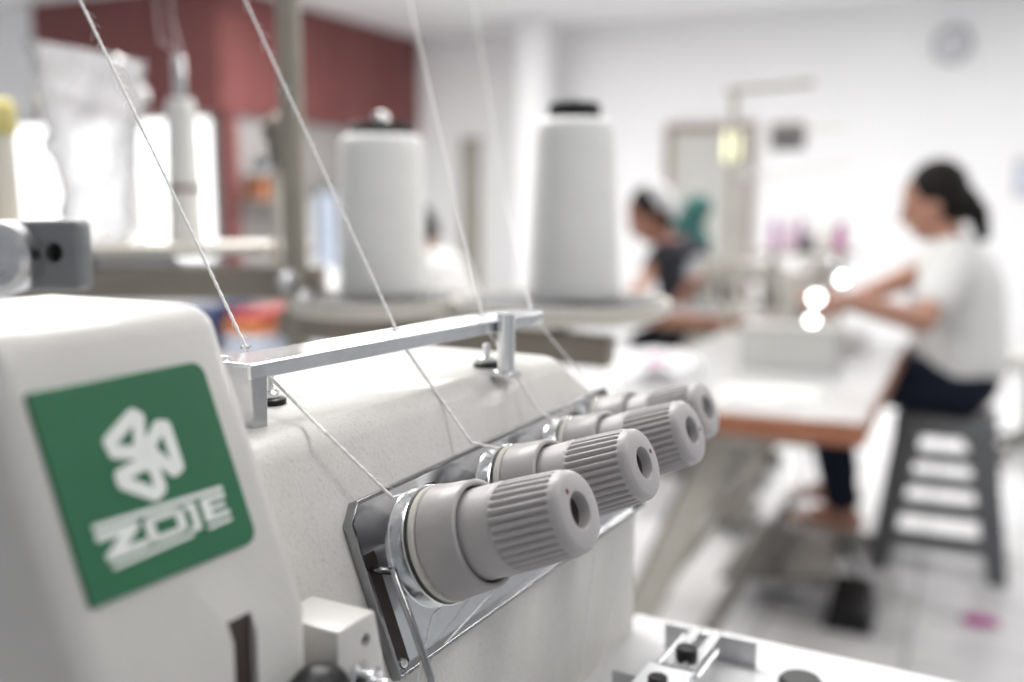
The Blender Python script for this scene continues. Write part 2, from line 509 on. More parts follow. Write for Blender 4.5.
# lettering ZOJE between two rules
tl, tr, bl, br = [face(x, y, nB) for x, y in ((91.5, 526), (221, 485.5), (232, 520), (106.5, 573))][0:4]
br, bl = bl, br
def tx(s, t):                                                        # s 0..1 along, t 0..1 downwards
    a = V(tl).lerp(V(tr), s); b = V(bl).lerp(V(br), s)
    p = a.lerp(b, t); return (p.x, p.y)
mb = MB()
def quad(ss): mb.prism([W(*tx(*p), nB) for p in ss], N * 0.00022)
def bar(s0, t0, s1, t1): quad([(s0, t0), (s1, t0), (s1, t1), (s0, t1)])
bar(0.0, 0.0, 1.0, 0.13)
bar(0.05, 0.90, 0.66, 1.0)
# Z
bar(0.0, 0.19, 0.30, 0.36); quad([(0.17, 0.34), (0.30, 0.34), (0.17, 0.66), (0.04, 0.66)]); bar(0.03, 0.64, 0.33, 0.81)
# O
bar(0.36, 0.19, 0.62, 0.34); bar(0.36, 0.66, 0.62, 0.81); bar(0.34, 0.24, 0.405, 0.76); bar(0.575, 0.24, 0.64, 0.76)
# J
bar(0.655, 0.19, 0.745, 0.33); bar(0.690, 0.33, 0.745, 0.90); bar(0.655, 0.78, 0.690, 0.90)
# E
bar(0.79, 0.19, 0.86, 0.81); bar(0.86, 0.19, 1.0, 0.33); bar(0.86, 0.44, 0.98, 0.56); bar(0.86, 0.67, 1.0, 0.81)
bar(0.79, 0.90, 1.0, 1.0)
build('lettering', mb, BADGEW, badge, smooth=False)

# black handle below the cover
mb = MB()
mb.capsule(Wh(-0.086, -0.037, -0.040), 0.0085, Wh(-0.070, -0.038, -0.034), 0.0085)
mb.capsule(Wh(-0.080, -0.037, -0.040), 0.009, Wh(-0.080, -0.06, -0.045), 0.008)
blob('release_lever', mb, BLACK, mach, voxel=0.0015, smooth=4)

# mounting block with its hole and hex bolt
mb = MB()
zt0 = -0.0218
mb.hexa([Wh(-0.0615, -0.062, -0.075), Wh(-0.033, -0.062, -0.075), Wh(-0.033, -0.0395, -0.075), Wh(-0.0615, -0.0395, -0.075)],
        [Wh(-0.0600, -0.062, zt0), Wh(-0.0445, -0.062, zt0), Wh(-0.0445, -0.0400, zt0), Wh(-0.0605, -0.0400, zt0)])
blk = build('mounting_block', mb, COVERP, mach, bevel=0.0008)
bpy.context.view_layer.update(); apply_mods(blk)
mb = MB(); mb.rod(Wh(-0.0490, -0.046, -0.0285), Wh(-0.0490, -0.03, -0.0285), 0.0019)
cut(blk, mb)
mb = MB()
mb.lathe([(0, 0), (0, 0.0050), (0.0015, 0.0050), (0.0015, 0.0042), (0.0055, 0.0042), (0.0062, 0.0036), (0.0062, 0.0)], Wh(-0.0530, -0.0397, -0.0375), HP, 6)
mb.rod(Wh(-0.0530, -0.0397, -0.0375), Wh(-0.0530, -0.030, -0.0375), 0.0021)
build('hex_bolt', mb, CHROME, blk, bevel=0.0003)

# chrome tension plate
n0, n1 = -0.0684, -0.0652
pl0, pl1, pu0, pu1 = -0.0208, 0.1775, -0.0335, 0.0212
def plate_outline(ins, slope=True):
    c = 0.006
    return [(pl0 + ins, pu0 + ins), (pl1 - ins, pu0 + ins), (pl1 - ins, pu1 + 0.004 - ins), (pl0 + c, pu1 - ins), (pl0 + ins, pu1 - c)]
mb = MB()
oo, ii = plate_outline(0.0004), plate_outline(0.0013)
mb.prism([W(l, u, -0.0700) for l, u in oo], N * (n0 + 0.0700))
plate = build('tension_plate', mb, PLATEC, mach, bevel=0.0002)
mb = MB()
oo = plate_outline(0)
vo0 = [mb.bm.verts.new(W(l, u, -0.0699)) for l, u in oo]; vo1 = [mb.bm.verts.new(W(l, u, n1)) for l, u in oo]
vi1 = [mb.bm.verts.new(W(l, u, n1)) for l, u in ii]; vi0 = [mb.bm.verts.new(W(l, u, -0.0699)) for l, u in ii]
for i in range(5):
    j = (i + 1) % 5
    for a, b in ((vo0, vo1), (vo1, vi1), (vi1, vi0), (vi0, vo0)): mb.bm.faces.new((a[i], a[j], b[j], b[i]))
build('rim', mb, RIMCH, plate, bevel=0.0003)
mb = MB(); mb.box(W(-0.0145, -0.013, -0.0682), (0.0065, 0.036, 0.0008), (L, U, N))
build('thread_slot', mb, BROWN, plate, bevel=0.0003)
for sl in (0.030, 0.083, 0.137):
    mb = MB(); mb.box(W(sl - 0.003, 0.004, -0.0682), (0.0045, 0.026, 0.0008), (L, U, N))
    build('thread_slot', mb, BROWN, plate, bevel=0.0003)
# bent wire guide in front of the plate
mb = MB()
pts = [W(-0.0150, 0.000, -0.0685), W(-0.0170, -0.001, -0.062), W(-0.0195, -0.0015, -0.0560), W(-0.0212, -0.004, -0.0550), W(-0.0235, -0.018, -0.052), W(-0.0255, -0.0325, -0.0500), W(-0.0258, -0.0345, -0.0505)]
mb.tube(pts, 0.00115, 12)
build('wire_guide', mb, RIMCH, plate)
mb = MB(); mb.rod(W(-0.0165, -0.030, -0.0690), W(-0.0165, -0.030, -0.0665), 0.0018); mb.ball(W(-0.0165, -0.030, -0.0665), 0.0017, (1, 1, 1), seg=12)
build('rivet', mb, CHROME, plate)

# tension knobs
NRIB = 32
def knob(l, u, n, dots):
    E = W(l, u, n); A = -N                       # axis runs from the end face into the machine
    tp = n - n0                                  # distance from end face down to the plate floor
    seg = NRIB * 8
    def rib(k, th):
        if k < KR0 or k > KR1: return 1.0
        ph = (th * NRIB / (2 * PI)) % 1.0
        s = 0.5 + 0.5 * math.cos(2 * PI * ph)
        s = min(1.0, 1.35 * s ** 0.8)
        depth = 0.10 if k > KR0 else 0.02
        return 1.0 - depth * (1 - s)
    prof = [(0.020, 0.0), (0.020, 0.0050), (0.0007, 0.0052), (0.0, 0.0056), (0.0, 0.0060), (0.0, 0.0106), (0.0002, 0.0110), (0.0008, 0.0116), (0.0012, 0.0119),
            (0.0016, 0.0121), (0.0020, 0.01225), (0.0034, 0.0124), (0.0037, 0.0125), (0.0042, 0.01275), (0.0140, 0.01335), (0.0222, 0.01375), (0.0232, 0.0131),
            (0.0240, 0.01395), (0.0248, 0.01390), (0.0390, 0.0141), (0.0400, 0.0)]
    KR0, KR1 = 12, 15
    mb = MB(); mb.lathe(prof, E, A, seg, rib)
    k = build('tension_knob', mb, KNOB, mach, angle=60)
    # collar
    c0 = 0.0335
    mb = MB()
    mb.lathe([(c0 + 0.004, 0.0145), (c0 + 0.0002, 0.0150), (c0, 0.0153), (c0, 0.0162), (c0 + 0.0006, 0.0168), (c0 + 0.008, 0.0174), (c0 + 0.0129, 0.0180), (c0 + 0.0134, 0.0175), (c0 + 0.0134, 0.005)], E, A, 72)
    build('collar', mb, KNOBD, k, angle=50)
    d0 = c0 + 0.0136
    mb = MB(); mb.lathe([(d0, 0.004), (d0, 0.0176), (d0 + 0.0004, 0.0183), (d0 + 0.0022, 0.0183), (d0 + 0.0026, 0.0176), (d0 + 0.0026, 0.004)], E, A, 64)
    build('felt_washer', mb, FELT, k)
    for dd, flip in ((d0 + 0.0036, 1), (d0 + 0.0074, -1)):
        pr = [(0, 0.004), (0, 0.0128), (0.0005, 0.0150), (0.0016, 0.0186), (0.0020, 0.0189), (0.0022, 0.0186), (0.0013, 0.0150), (0.0006, 0.0128), (0.0006, 0.004)]
        if flip > 0: pr = [(0.0022 - t, r_) for t, r_ in pr]
        mb = MB(); mb.lathe([(dd + t, r_) for t, r_ in pr], E, A, 64)
        build('tension_disc', mb, CHROME, k)
    f0 = d0 + 0.0112
    mb = MB(); mb.lathe([(f0, 0.004), (f0, 0.0160), (f0 + 0.0003, 0.0164), (f0 + 0.0016, 0.0164), (f0 + 0.0020, 0.0150), (f0 + 0.0020, 0.004)], E, A, 48)
    build('backing_washer', mb, STEEL, k)
    mb = MB(); mb.lathe([(0.0090, 0.0), (0.0090, 0.0030), (0.0040, 0.0047), (0.0036, 0.0051), (0.019, 0.0051), (0.019, 0.0)], E, A, 32)  # dark plug added so the bore reads as shaded
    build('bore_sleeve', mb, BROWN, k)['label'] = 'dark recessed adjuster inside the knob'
    mb = MB(); mb.rod(E - N * 0.036, E - N * (tp + 0.001), 0.0042)
    build('spindle', mb, STEEL, k)
    for (dx, dy) in dots:
        mb = MB(); p = W(l + dx, u + dy, n); mb.rod(p - N * 0.0006, p + N * 0.00008, 0.00085, seg=14)
        build('index_mark', mb, RED, k)['label'] = 'small maroon index mark'
    return k
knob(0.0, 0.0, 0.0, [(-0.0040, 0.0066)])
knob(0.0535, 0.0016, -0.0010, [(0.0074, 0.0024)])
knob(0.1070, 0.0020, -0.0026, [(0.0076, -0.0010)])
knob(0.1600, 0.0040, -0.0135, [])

# thread guide bar across the top
Pn = at(250, 364.6, 0.300); Pf = at(549, 311, 0.432)
D = (Pf - Pn).normalized(); WB = -HP
top_z = O.z + ZTOP
mb = MB()
def bar_sec(p, s=1.0):
    return [p, p + WB * 0.0200 * s, p + WB * 0.0200 * s - ZZ * 0.0014, p + WB * 0.0016 - ZZ * 0.0014, p + WB * 0.0016 - ZZ * 0.0050 * s, p - ZZ * 0.0050 * s]
Lb = (Pf - Pn).length
secs = [bar_sec(Pn), bar_sec(Pn + D * (Lb * 0.90)), bar_sec(Pn + D * (Lb * 0.97) , 0.9), bar_sec(Pn + D * Lb + WB * 0.004, 0.55)]
rr = [[mb.bm.verts.new(q) for q in s] for s in secs]
for a, b in zip(rr, rr[1:]):
    for i in range(6):
        j = (i + 1) % 6
        mb.bm.faces.new((a[i], a[j], b[j], b[i]))
mb.bm.faces.new(rr[0][::-1]); mb.bm.faces.new(rr[-1])
gbar = build('thread_guide_bar', mb, BARCH, mach, bevel=0.0005)
# near leg, bent down to the top
mb = MB()
mb.hexa([Pn + WB*0.0 - ZZ*(Pn.z - top_z + 0.004) + D*0.001, Pn + D*0.006 - ZZ*(Pn.z - top_z + 0.004), Pn + D*0.006 + WB*0.011 - ZZ*(Pn.z - top_z + 0.004), Pn + WB*0.011 - ZZ*(Pn.z - top_z + 0.004) + D*0.001],
        [Pn - ZZ*0.0005, Pn + D*0.007 - ZZ*0.0005, Pn + D*0.007 + WB*0.013 - ZZ*0.0005, Pn + WB*0.013 - ZZ*0.0005])
build('bracket_leg', mb, STEEL, gbar, bevel=0.0006)
# curl at the near end
mb = MB()
c0 = Pn + WB * 0.014
mb.tube([c0 + D*0.004 + ZZ*0.0002, c0 - D*0.003 + ZZ*0.0012 + WB*0.002, c0 - D*0.006 + ZZ*0.003 + WB*0.005, c0 - D*0.004 + ZZ*0.0052 + WB*0.008, c0 + D*0.001 + ZZ*0.0045 + WB*0.008], 0.0011, 10)
build('wire_hook', mb, CHROME, gbar)
foot = at_z(506, 373, top_z)
mb = MB()
mb.lathe([(-0.001, 0), (-0.001, 0.0062), (0.0008, 0.0062), (0.0012, 0.0050), (0.0012, 0.0036), (0.024, 0.0036), (0.024, 0)], foot, ZZ, 32)
pst = build('bracket_post', mb, CHROME, gbar)
for (x, y) in ((270, 404), (487, 367)):
    p = at_z(x, y, top_z)
    mb = MB(); mb.lathe([(-0.001, 0), (-0.001, 0.0056), (0.0020, 0.0056), (0.0026, 0.0046), (0.0026, 0)], p, ZZ, 28)
    wsh = build('rubber_washer', mb, BLACK, gbar)
    mb = MB(); mb.lathe([(0.0022, 0), (0.0022, 0.0036), (0.0042, 0.0036), (0.0048, 0.0026), (0.0036, 0.0016), (0.0095, 0.0016), (0.0100, 0.0010), (0.0100, 0)], p, ZZ, 24)
    build('screw', mb, CHROME, wsh)
# eyelets the threads pass through
def bar_pt(x, y):                                # a point on the bar's top at a pixel
    nrm = D.cross(WB).normalized(); r_ = ray(x, y)
    return CAM + r_ * ((Pn - CAM).dot(nrm) / r_.dot(nrm))
HOLES = [bar_pt(246, 347), bar_pt(396, 329.5), bar_pt(482, 316), bar_pt(531, 309)]
for h in HOLES:
    mb = MB(); mb.lathe([(0.0, 0.0010), (0.0004, 0.0013), (0.0004, 0.0019), (-0.0004, 0.0020), (-0.0004, 0.0010)], h, D.cross(WB).normalized() * (-1 if D.cross(WB).z < 0 else 1), 20, closed=True)
    build('eyelet', mb, CHROME, gbar)

# cloth plate and slotted edge guide
mb = MB()
mb.prism([Wh(-0.16, -0.060, ZSLAB), Wh(0.1965, -0.060, ZSLAB), Wh(0.1965, 0.13, ZSLAB), Wh(-0.16, 0.13, ZSLAB)], ZZ * -0.014)
slab = build('cloth_plate', mb, PLATEW, mach, bevel=0.002)
mb = MB(); mb.box(Wh(0.02, 0.03, (ZBOT + ZSLAB - 0.014) / 2), (0.28, 0.17, ZSLAB - 0.014 - ZBOT), (L, HP, ZZ))
build('bed', mb, PAINT, mach, bevel=0.004)
zs = O.z + ZSLAB
def hz(x, y, z):
    q = at_z(x, y, z) - O
    return q.dot(L), q.dot(HP)
za = zs + 0.0115
fl, fh = hz(756, 667.5, zs); _, fh0 = hz(666, 645.4, zs)
mb = MB(); mb.box(Wh(fl, (fh + fh0) / 2, ZSLAB + 0.0058), (0.0012, fh - fh0, 0.0118), (L, HP, ZZ))
guide = build('edge_guide', mb, STEEL, mach, bevel=0.0003)
# slotted arm: two tines and two cross pieces
a1 = hz(697.7, 623, za); a2 = hz(728, 629, za); a3 = hz(662, 659, za); a4 = hz(690, 671, za)
lN = (a3[0] + a4[0]) / 2 - 0.002; lF = fl + 0.0012
hA, hB = a1[1], a2[1]
mb = MB(); w_ = (hB - hA); tw = w_ * 0.34; th = 0.0016
zz0 = ZSLAB + 0.0118
for (h0, h1, l0, l1) in ((hA, hA + tw, lN, lF), (hB - tw, hB, lN, lF), (hA + tw, hB - tw, lF - 0.005, lF), (hA + tw, hB - tw, lN, lN + 0.012)):
    mb.box(Wh((l0 + l1) / 2, (h0 + h1) / 2, zz0), (l1 - l0, h1 - h0, th), (L, HP, ZZ))
build('slotted_arm', mb, CHROME, guide, bevel=0.0004)
for hh, la, lb in ((hA - 0.0012, lN, lF - 0.010), (hB + 0.0026, lN - 0.004, lN + 0.022)):
    mb = MB(); mb.capsule(Wh(la, hh, zz0 - 0.0006), 0.0013, Wh(lb, hh, zz0 - 0.0006), 0.0013, 12)
    build('guide_rod', mb, CHROME, guide)
def cap_screw(x, y, z, parent, rad=0.0048, h=0.0038):
    p = at_z(x, y, z)
    mb = MB(); mb.lathe([(-0.003, 0), (-0.003, rad * 0.6), (0, rad * 0.6), (0, rad), (h * 0.85, rad), (h, rad * 0.86), (h, 0)], p, ZZ, 32)
    s = build('cap_screw', mb, BLACK, parent, bevel=0)
    mb = MB(); mb.box(p + ZZ * (h - 0.0008), (rad * 1.75, rad * 0.26, 0.0020), (HP, L, ZZ)); cut(s, mb)
    return s
cap_screw(686.5, 655, za + 0.0008, guide)
# clamp block nearer the lens
zb = zs + 0.0125
b1 = hz(650, 661, zb); b2 = hz(694, 675, zb); b3 = hz(622, 682, zb)
mb = MB()
lc0, lc1 = b3[0] - 0.030, (b1[0] + b2[0]) / 2
mb.box(Wh((lc0 + lc1) / 2, (b1[1] + b2[1]) / 2, ZSLAB + 0.0065), (lc1 - lc0, b2[1] - b1[1], 0.0130), (L, HP, ZZ))
build('clamp_block', mb, ALU, guide, bevel=0.0007)
mb = MB(); mb.box(Wh(lc1 - 0.0105, b1[1] - 0.006, ZSLAB + 0.0055), (0.0011, 0.012, 0.0110), (L, HP, ZZ))
build('back_flange', mb, STEEL, guide, bevel=0.0003)
cap_screw(657.5, 684, zb + 0.0005, guide, 0.0040, 0.0034)
# dark thumb screw at the plate's near edge
p = at_z(800, 690, zs)
mb = MB(); mb.lathe([(-0.001, 0), (-0.001, 0.0090), (0.004, 0.0090), (0.0055, 0.0078), (0.0055, 0)], p, ZZ, 36)
build('thumb_screw', mb, BLACK, mach)

# work table under it
tb = thing('machine_table', 'white topped work table under the big overlock machine', 'table', Wh(-0.02, -0.17, 0) * 1.0 - ZZ * Wh(0, 0, 0).z)
mb = MB(); mb.box(Wh(0.0, -0.17, ZBOT - 0.015), (0.58, 0.56, 0.03), (L, HP, ZZ))
build('table_top', mb, TABLEW, tb, bevel=0.003)
for sl in (-1, 1):
    for sh in (-1, 1):
        c = Wh(sl * 0.25, -0.17 + sh * 0.24, 0); c.z = (TABZ - 0.03) / 2
        mb = MB(); mb.box(c, (0.04, 0.04, TABZ - 0.03), (L, HP, ZZ)); build('leg', mb, FRAMEB, tb, bevel=0.003)

# grey guide bracket at the left edge
bd = 0.455
q0, q1 = at(88, 255, bd), at(-150, 258, bd + 0.02)
bx = (q1 - q0).normalized(); by = ZZ.cross(bx).normalized()
gb = thing('guide_bracket', 'dark grey metal bracket with a round boss and a dark screw hole', 'bracket', V((q1.x, q1.y, TABZ)))
mb = MB(); hgt = 72 / FPX * bd
mb.box(q0 + bx * (q1 - q0).length / 2, ((q1 - q0).length, 0.012, hgt), (bx, by, ZZ))
barm = build('bar', mb, GREYB, gb, bevel=0.004, bseg=4)
bpy.context.view_layer.update(); apply_mods(barm)
front = by if by.dot(FW) < 0 else -by
hc = at(59, 252, bd); hc = hc - front * ((hc - q0).dot(front)) + front * 0.006
mb = MB(); mb.rod(hc - front * 0.009, hc + front * 0.004, 0.0046); cut(barm, mb)
mb = MB(); mb.rod(hc - front * 0.0088, hc - front * 0.006, 0.0045); build('screw', mb, BLACK, gb)
bc = at(10, 257, bd); bc = bc - front * ((bc - q0).dot(front)) + front * 0.006
mb = MB(); mb.lathe([(0, 0), (0, 0.0165), (0.008, 0.0160), (0.011, 0.013), (0.0115, 0.008), (0.009, 0.0065), (0.009, 0)], bc, front, 40)
build('round_boss', mb, STEEL, gb)
mb = MB(); mb.box(V((q1.x, q1.y, (q1.z + 0.016 + TABZ) / 2)), (0.03, 0.012, q1.z + 0.016 - TABZ), (bx, by, ZZ))
build('post', mb, GREYB, gb, bevel=0.003)

# ------------------------------------------------------------------ sewing threads
def curve(pts, n=24):
    """Catmull-Rom through the points"""
    pts = [V(p) for p in pts]; out = []
    P_ = [pts[0] * 2 - pts[1]] + pts + [pts[-1] * 2 - pts[-2]]
    for i in range(1, len(P_) - 2):
        for k in range(n):
            t = k / n
            a, b, c, d = P_[i-1], P_[i], P_[i+1], P_[i+2]
            out.append(0.5 * ((2*b) + (c - a)*t + (2*a - 5*b + 4*c - d)*t*t + (-a + 3*b - 3*c + d)*t**3))
    out.append(pts[-1]); return out
def poly(pts, step=0.0009):
    out = []
    for a, b in zip(pts, pts[1:]):
        k = max(1, int((b - a).length / step))
        out += [a.lerp(b, i / k) for i in range(k)]
    return out + [pts[-1]]
def strand(pts, label, r=0.00036, fuzz=0, smooth=False, grp=None):
    pts = curve(pts, 60) if smooth else poly([V(p) for p in pts])
    mb = MB(); mb.tube(pts, r * 1.25, 8, twist=750, lobes=2, amp=0.16)
    for k in range(fuzz):
        i = random.randrange(2, len(pts) - 3); t = (pts[i+1] - pts[i]).normalized()
        q = V((random.uniform(-1, 1), random.uniform(-1, 1), random.uniform(-1, 1))); q = (q - t * q.dot(t)).normalized()
        ln = random.uniform(0.0015, 0.0048)
        mb.tube([pts[i], pts[i] + q * ln * 0.5 + t * ln * 0.5, pts[i] + q * ln * 0.8 + t * ln * 1.2], 0.00006, 4)
    return tag(build('thread', mb, THREAD, None, angle=180), label, 'thread', grp)
def knob_top(l, n, dy=0.0150): return W(l - 0.002, dy, n - 0.0595)
H1, H2, H3, H4 = HOLES
strand([at(46, -70, 0.40), at(150, 145, 0.352), H1, H1 - ZZ*0.004 + L*0.002, at(326, 433, 0.2985), W(-0.006, 0.0185, -0.0590), W(0.004, 0.0172, -0.0525)],
       'fuzzy white thread at far left, running down behind the green badge cover', 0.00044, 60)
strand([at(213, -70, 0.45), H2, H2 - ZZ*0.003 + L*0.0008, W(0.0475, 0.0250, -0.0605), W(0.056, 0.0185, -0.0535)],
       'white thread through the middle of the guide bar to the second knob', 0.00042, 54)
strand([at(393, -70, 0.58), H3, H3 - ZZ*0.003 + L*0.0008, W(0.1010, 0.0260, -0.0605), W(0.109, 0.0185, -0.0550)],
       'white thread crossing between the two big cones to the third knob', 0.00038, 14)
strand([at(462, -70, 0.72), at(505, 200, 0.56), H4, H4 - ZZ*0.003 + L*0.0008, W(0.1560, 0.0270, -0.0610), W(0.161, 0.0215, -0.0655)],
       'faint blurred white thread just in front of the taller cone', 0.00026, 4)
strand([W(0.003, -0.0180, -0.0560), at(432, 615, 0.308), at(408, 720, 0.300)], 'short white thread hanging from the first knob past the wire guide', 0.00026, 4)
strand([W(0.052, -0.0180, -0.0570), at(488, 597, 0.344), at(432, 658, 0.314), at(415, 720, 0.305)], 'thin white thread slanting under the first knob from the second', 0.00022, 3)
strand([W(0.108, -0.0182, -0.0580), W(0.106, -0.037, -0.0600), Wh(0.098, -0.0470, ZSLAB + 0.002)], 'thin white thread hanging straight down the body from the third knob', 0.00024, 2)
strand([W(0.160, -0.0150, -0.0655), W(0.150, -0.037, -0.0610), Wh(0.118, -0.0460, ZSLAB + 0.002)], 'thin white thread hanging straight down the body from the fourth knob', 0.00022, 2)

# ------------------------------------------------------------------ thread stand with cones behind the machine
PX = at(297, 300, 0.95)
stand = thing('thread_stand', 'beige steel thread stand with upright pole and round trays', 'thread stand', V((PX.x, PX.y, 0)))
mb = MB(); mb.lathe([(0, 0), (0, 0.15), (0.012, 0.15), (0.02, 0.03), (0.02, 0)], V((PX.x, PX.y, 0)), ZZ, 40); build('base', mb, BEIGE, stand)
mb = MB(); mb.rod(V((PX.x, PX.y, 0.015)), V((PX.x, PX.y, 1.72)), 0.0112, seg=28); build('pole', mb, BEIGE, stand)
# clamp and twin rod on the pole
c = at(279, 145, 0.955)
mb = MB(); mb.box(c + V((0.002, 0, 0)), (0.022, 0.026, 0.050)); mb.box(c + V((-0.007, -0.004, 0.012)), (0.012, 0.018, 0.018))
clampo = build('clamp', mb, BEIGE, stand, bevel=0.003)
mb = MB(); mb.lathe([(0, 0), (0, 0.009), (0.012, 0.0085), (0.014, 0.006), (0.014, 0)], c + V((-0.008, -0.012, -0.018)), V((-0.4, -1, 0)), 20); build('clamp_knob', mb, STEEL, clampo)
mb = MB(); mb.rod(at(277, 112, 0.97), at(277, 300, 0.97), 0.0045); build('support_rod', mb, PALEB, stand)
# beams
def beam(p0, p1, h, dep, m, name='cross_beam'):
    d = (p1 - p0); x = d.normalized(); y = ZZ.cross(x).normalized(); z = x.cross(y)
    mb = MB(); mb.box((p0 + p1) / 2, (d.length, dep, h), (x, y, z)); return build(name, mb, m, stand, bevel=0.003)
beam(at(20, 284, 1.03), at(322, 282, 0.965), 0.032, 0.03, TAUPE)
beam(at(285, 322, 0.965), at(612, 352, 0.86), 0.026, 0.03, TAUPE)
for (x, y) in ((288, 281), (304, 300)):
    p = at(x, y, 0.925)
    mb = MB(); mb.lathe([(0, 0), (0, 0.010), (0.010, 0.0095), (0.013, 0.006), (0.013, 0)], p, V((0.15, -1, 0.1)), 24); mb.ball(p + V((0, -0.013, 0)), 0.007)
    build('wing_nut', mb, STEEL, stand)
def tray(cx, cy, d, rad, zdrop=0.05):
    c = at(cx, cy, d)
    mb = MB(); mb.lathe([(-0.010, 0), (-0.010, rad * 0.94), (-0.007, rad * 0.985), (0.002, rad), (0.005, rad * 0.99), (0.005, rad * 0.95), (0.001, rad * 0.945), (0.001, 0)], c, ZZ, 64)
    t = build('tray', mb, PALEB, stand)
    mb = MB(); mb.lathe([(0.001, 0), (0.001, rad * 0.93), (0.0035, rad * 0.93), (0.0040, rad * 0.91), (0.0040, 0)], c, ZZ, 48); build('felt_pad', mb, GREYF, t)
    mb = MB(); mb.rod(c - ZZ * zdrop, c - ZZ * 0.008, 0.011); mb.lathe([(0, 0), (0, 0.016), (0.008, 0.016), (0.01, 0.012), (0.01, 0)], c - ZZ * 0.02, ZZ, 24)
    build('tray_post', mb, CHROME, t)
    return c + ZZ * 0.0042
cR = tray(560, 304, 0.905, 0.100)
cL = tray(384, 300, 0.95, 0.090)
# flat shelf carrying the left cones
sh0, sh1 = at(-60, 250, 1.10), at(290, 247, 1.02)
xs = (sh1 - sh0).normalized(); ys = ZZ.cross(xs)
mb = MB(); mb.box((sh0 + sh1) / 2, ((sh1 - sh0).length, 0.13, 0.010), (xs, ys, ZZ)); build('shelf', mb, PALEB, stand, bevel=0.003)
mb = MB(); mb.box((sh0 + sh1) / 2 - ZZ * 0.025, (0.03, 0.05, 0.045), (xs, ys, ZZ)); build('shelf_bracket', mb, BEIGE, stand, bevel=0.003)
shelf_z = ((sh0 + sh1) / 2).z + 0.005

def cone(base, rb, rt, h, label, cap, capm, pin=None, m=CONE, grp='white thread cones'):
    mb = MB()
    p = [(0.0, 0.0), (0.0, rb * 0.90), (0.002, rb * 0.97), (0.006, rb)]
    for i in range(1, 13):
        t = i / 13; p.append((0.006 + (h - 0.016) * t, rb + (rt - rb) * t + 0.0004 * math.sin(i * 2.3)))
    p += [(h - 0.008, rt), (h - 0.003, rt * 0.97), (h, rt * 0.88), (h - 0.001, 0.0)]
    mb.lathe(p, base, ZZ, 64)
    o = tag(build('thread_cone', mb, m, None, base=base, angle=50), label, 'thread cone', grp)
    b = V(base) + ZZ * (h - 0.001)
    if cap:
        mb = MB(); mb.lathe(cap, b, ZZ, 40); build('core_cap', mb, capm, o)
    if pin:
        mb = MB(); mb.lathe(pin, b, ZZ, 20); build('spindle_tip', mb, CHROME, o)
    return o
kR = (at(573, 306, 0.905)); kR.z = cR.z
cone(kR, 0.0425, 0.0350, 0.160, 'taller white thread cone with a black cap on the right-hand tray',
     [(0, 0), (0, 0.0225), (0.011, 0.0235), (0.0150, 0.0220), (0.0150, 0.0)], BLACK, [(0.014, 0), (0.014, 0.0024), (0.020, 0.0020), (0.021, 0)])
kL = (at(384, 296, 0.95)); kL.z = cL.z
cone(kL, 0.0415, 0.0385, 0.150, 'white thread cone with dark ring and chrome tip, beside the beige pole',
     [(0, 0), (0, 0.030), (0.009, 0.0302), (0.012, 0.028), (0.0115, 0.016), (0.012, 0.012), (0.012, 0)], BLACK,
     [(0.010, 0), (0.010, 0.008), (0.015, 0.0085), (0.021, 0.006), (0.0225, 0.0)])
def on_shelf(x, d):
    p = at(x, 246, d); p.z = shelf_z; return p
kk = on_shelf(187, 1.05)
cone(kk, 0.0185, 0.0145, 0.150, 'slim white thread cone with a tall silver spindle sticking out of its top',
     [(0, 0), (0, 0.008), (0.002, 0.008), (0.003, 0.006), (0.003, 0)], RED, [(0.002, 0), (0.002, 0.0066), (0.038, 0.0062), (0.043, 0.005), (0.044, 0)])
mbx = MB(); mbx.lathe([(0, 0.0188), (0, 0.0193), (0.004, 0.0191), (0.004, 0.0185)], kk + ZZ * 0.056, ZZ, 40, closed=True)
last = [o for o in COL.objects if o.name.startswith('thread_cone')][-1]
build('band', mbx, MAROON, last)
# bag standing open over cones at the left
def bag():
    mb = MB(); bmx = mb.bm
    c = on_shelf(100, 1.10); rows, seg = 34, 44; rings = []
    for i in range(rows):
        t = i / (rows - 1); z = t * 0.205
        ring = []
        wd = 0.034 + 0.020 * min(1, max(0, (t - 0.25) / 0.5)) + 0.004 * math.sin(t * 9)
        for k in range(seg):
            th = 2 * PI * k / seg
            sx = wd; sy = 0.012 + 0.016 * min(1, t * 2)
            sq = (abs(math.cos(th)) ** 4 + abs(math.sin(th)) ** 4) ** -0.25
            n = mnoise.noise(V((math.cos(th) * 1.7, math.sin(th) * 1.7, t * 5.0))); n2 = mnoise.noise(V((math.cos(th) * 4, math.sin(th) * 4, t * 11.0)))
            rr = sq * (1 + 0.24 * n + 0.13 * n2)
            dx = sx * rr * math.cos(th)
            p = c + V((dx - 0.004 * t, sy * rr * math.sin(th), z - 0.32 * dx * max(0, t - 0.45)))
            ring.append(bmx.verts.new(p))
        rings.append(ring)
    for a, b in zip(rings, rings[1:]):
        for k in range(seg):
            j = (k + 1) % seg; bmx.faces.new((a[k], a[j], b[j], b[k]))
    tip = bmx.verts.new(c + V((0.0, 0, 0.206)))
    for k in range(seg): bmx.faces.new((rings[-1][k], rings[-1][(k+1) % seg], tip))
    o = build('plastic_bag', mb, FILM, None, angle=180)
    s = o.modifiers.new('film', 'SOLIDIFY'); s.thickness = 0.0006
    tag(o, 'crumpled clear plastic bag standing on the shelf at upper left', 'bag')
bag()
yp = on_shelf(-6, 1.12)
mb = MB(); mb.lathe([(0, 0), (0, 0.030), (0.004, 0.032), (0.115, 0.030), (0.120, 0.026), (0.120, 0.0)], yp, ZZ, 32)
o = tag(build('plastic_canister', mb, PALEB, None, base=yp), 'pale canister with a yellow lid, cut off by the left edge above the grey bracket', 'canister')
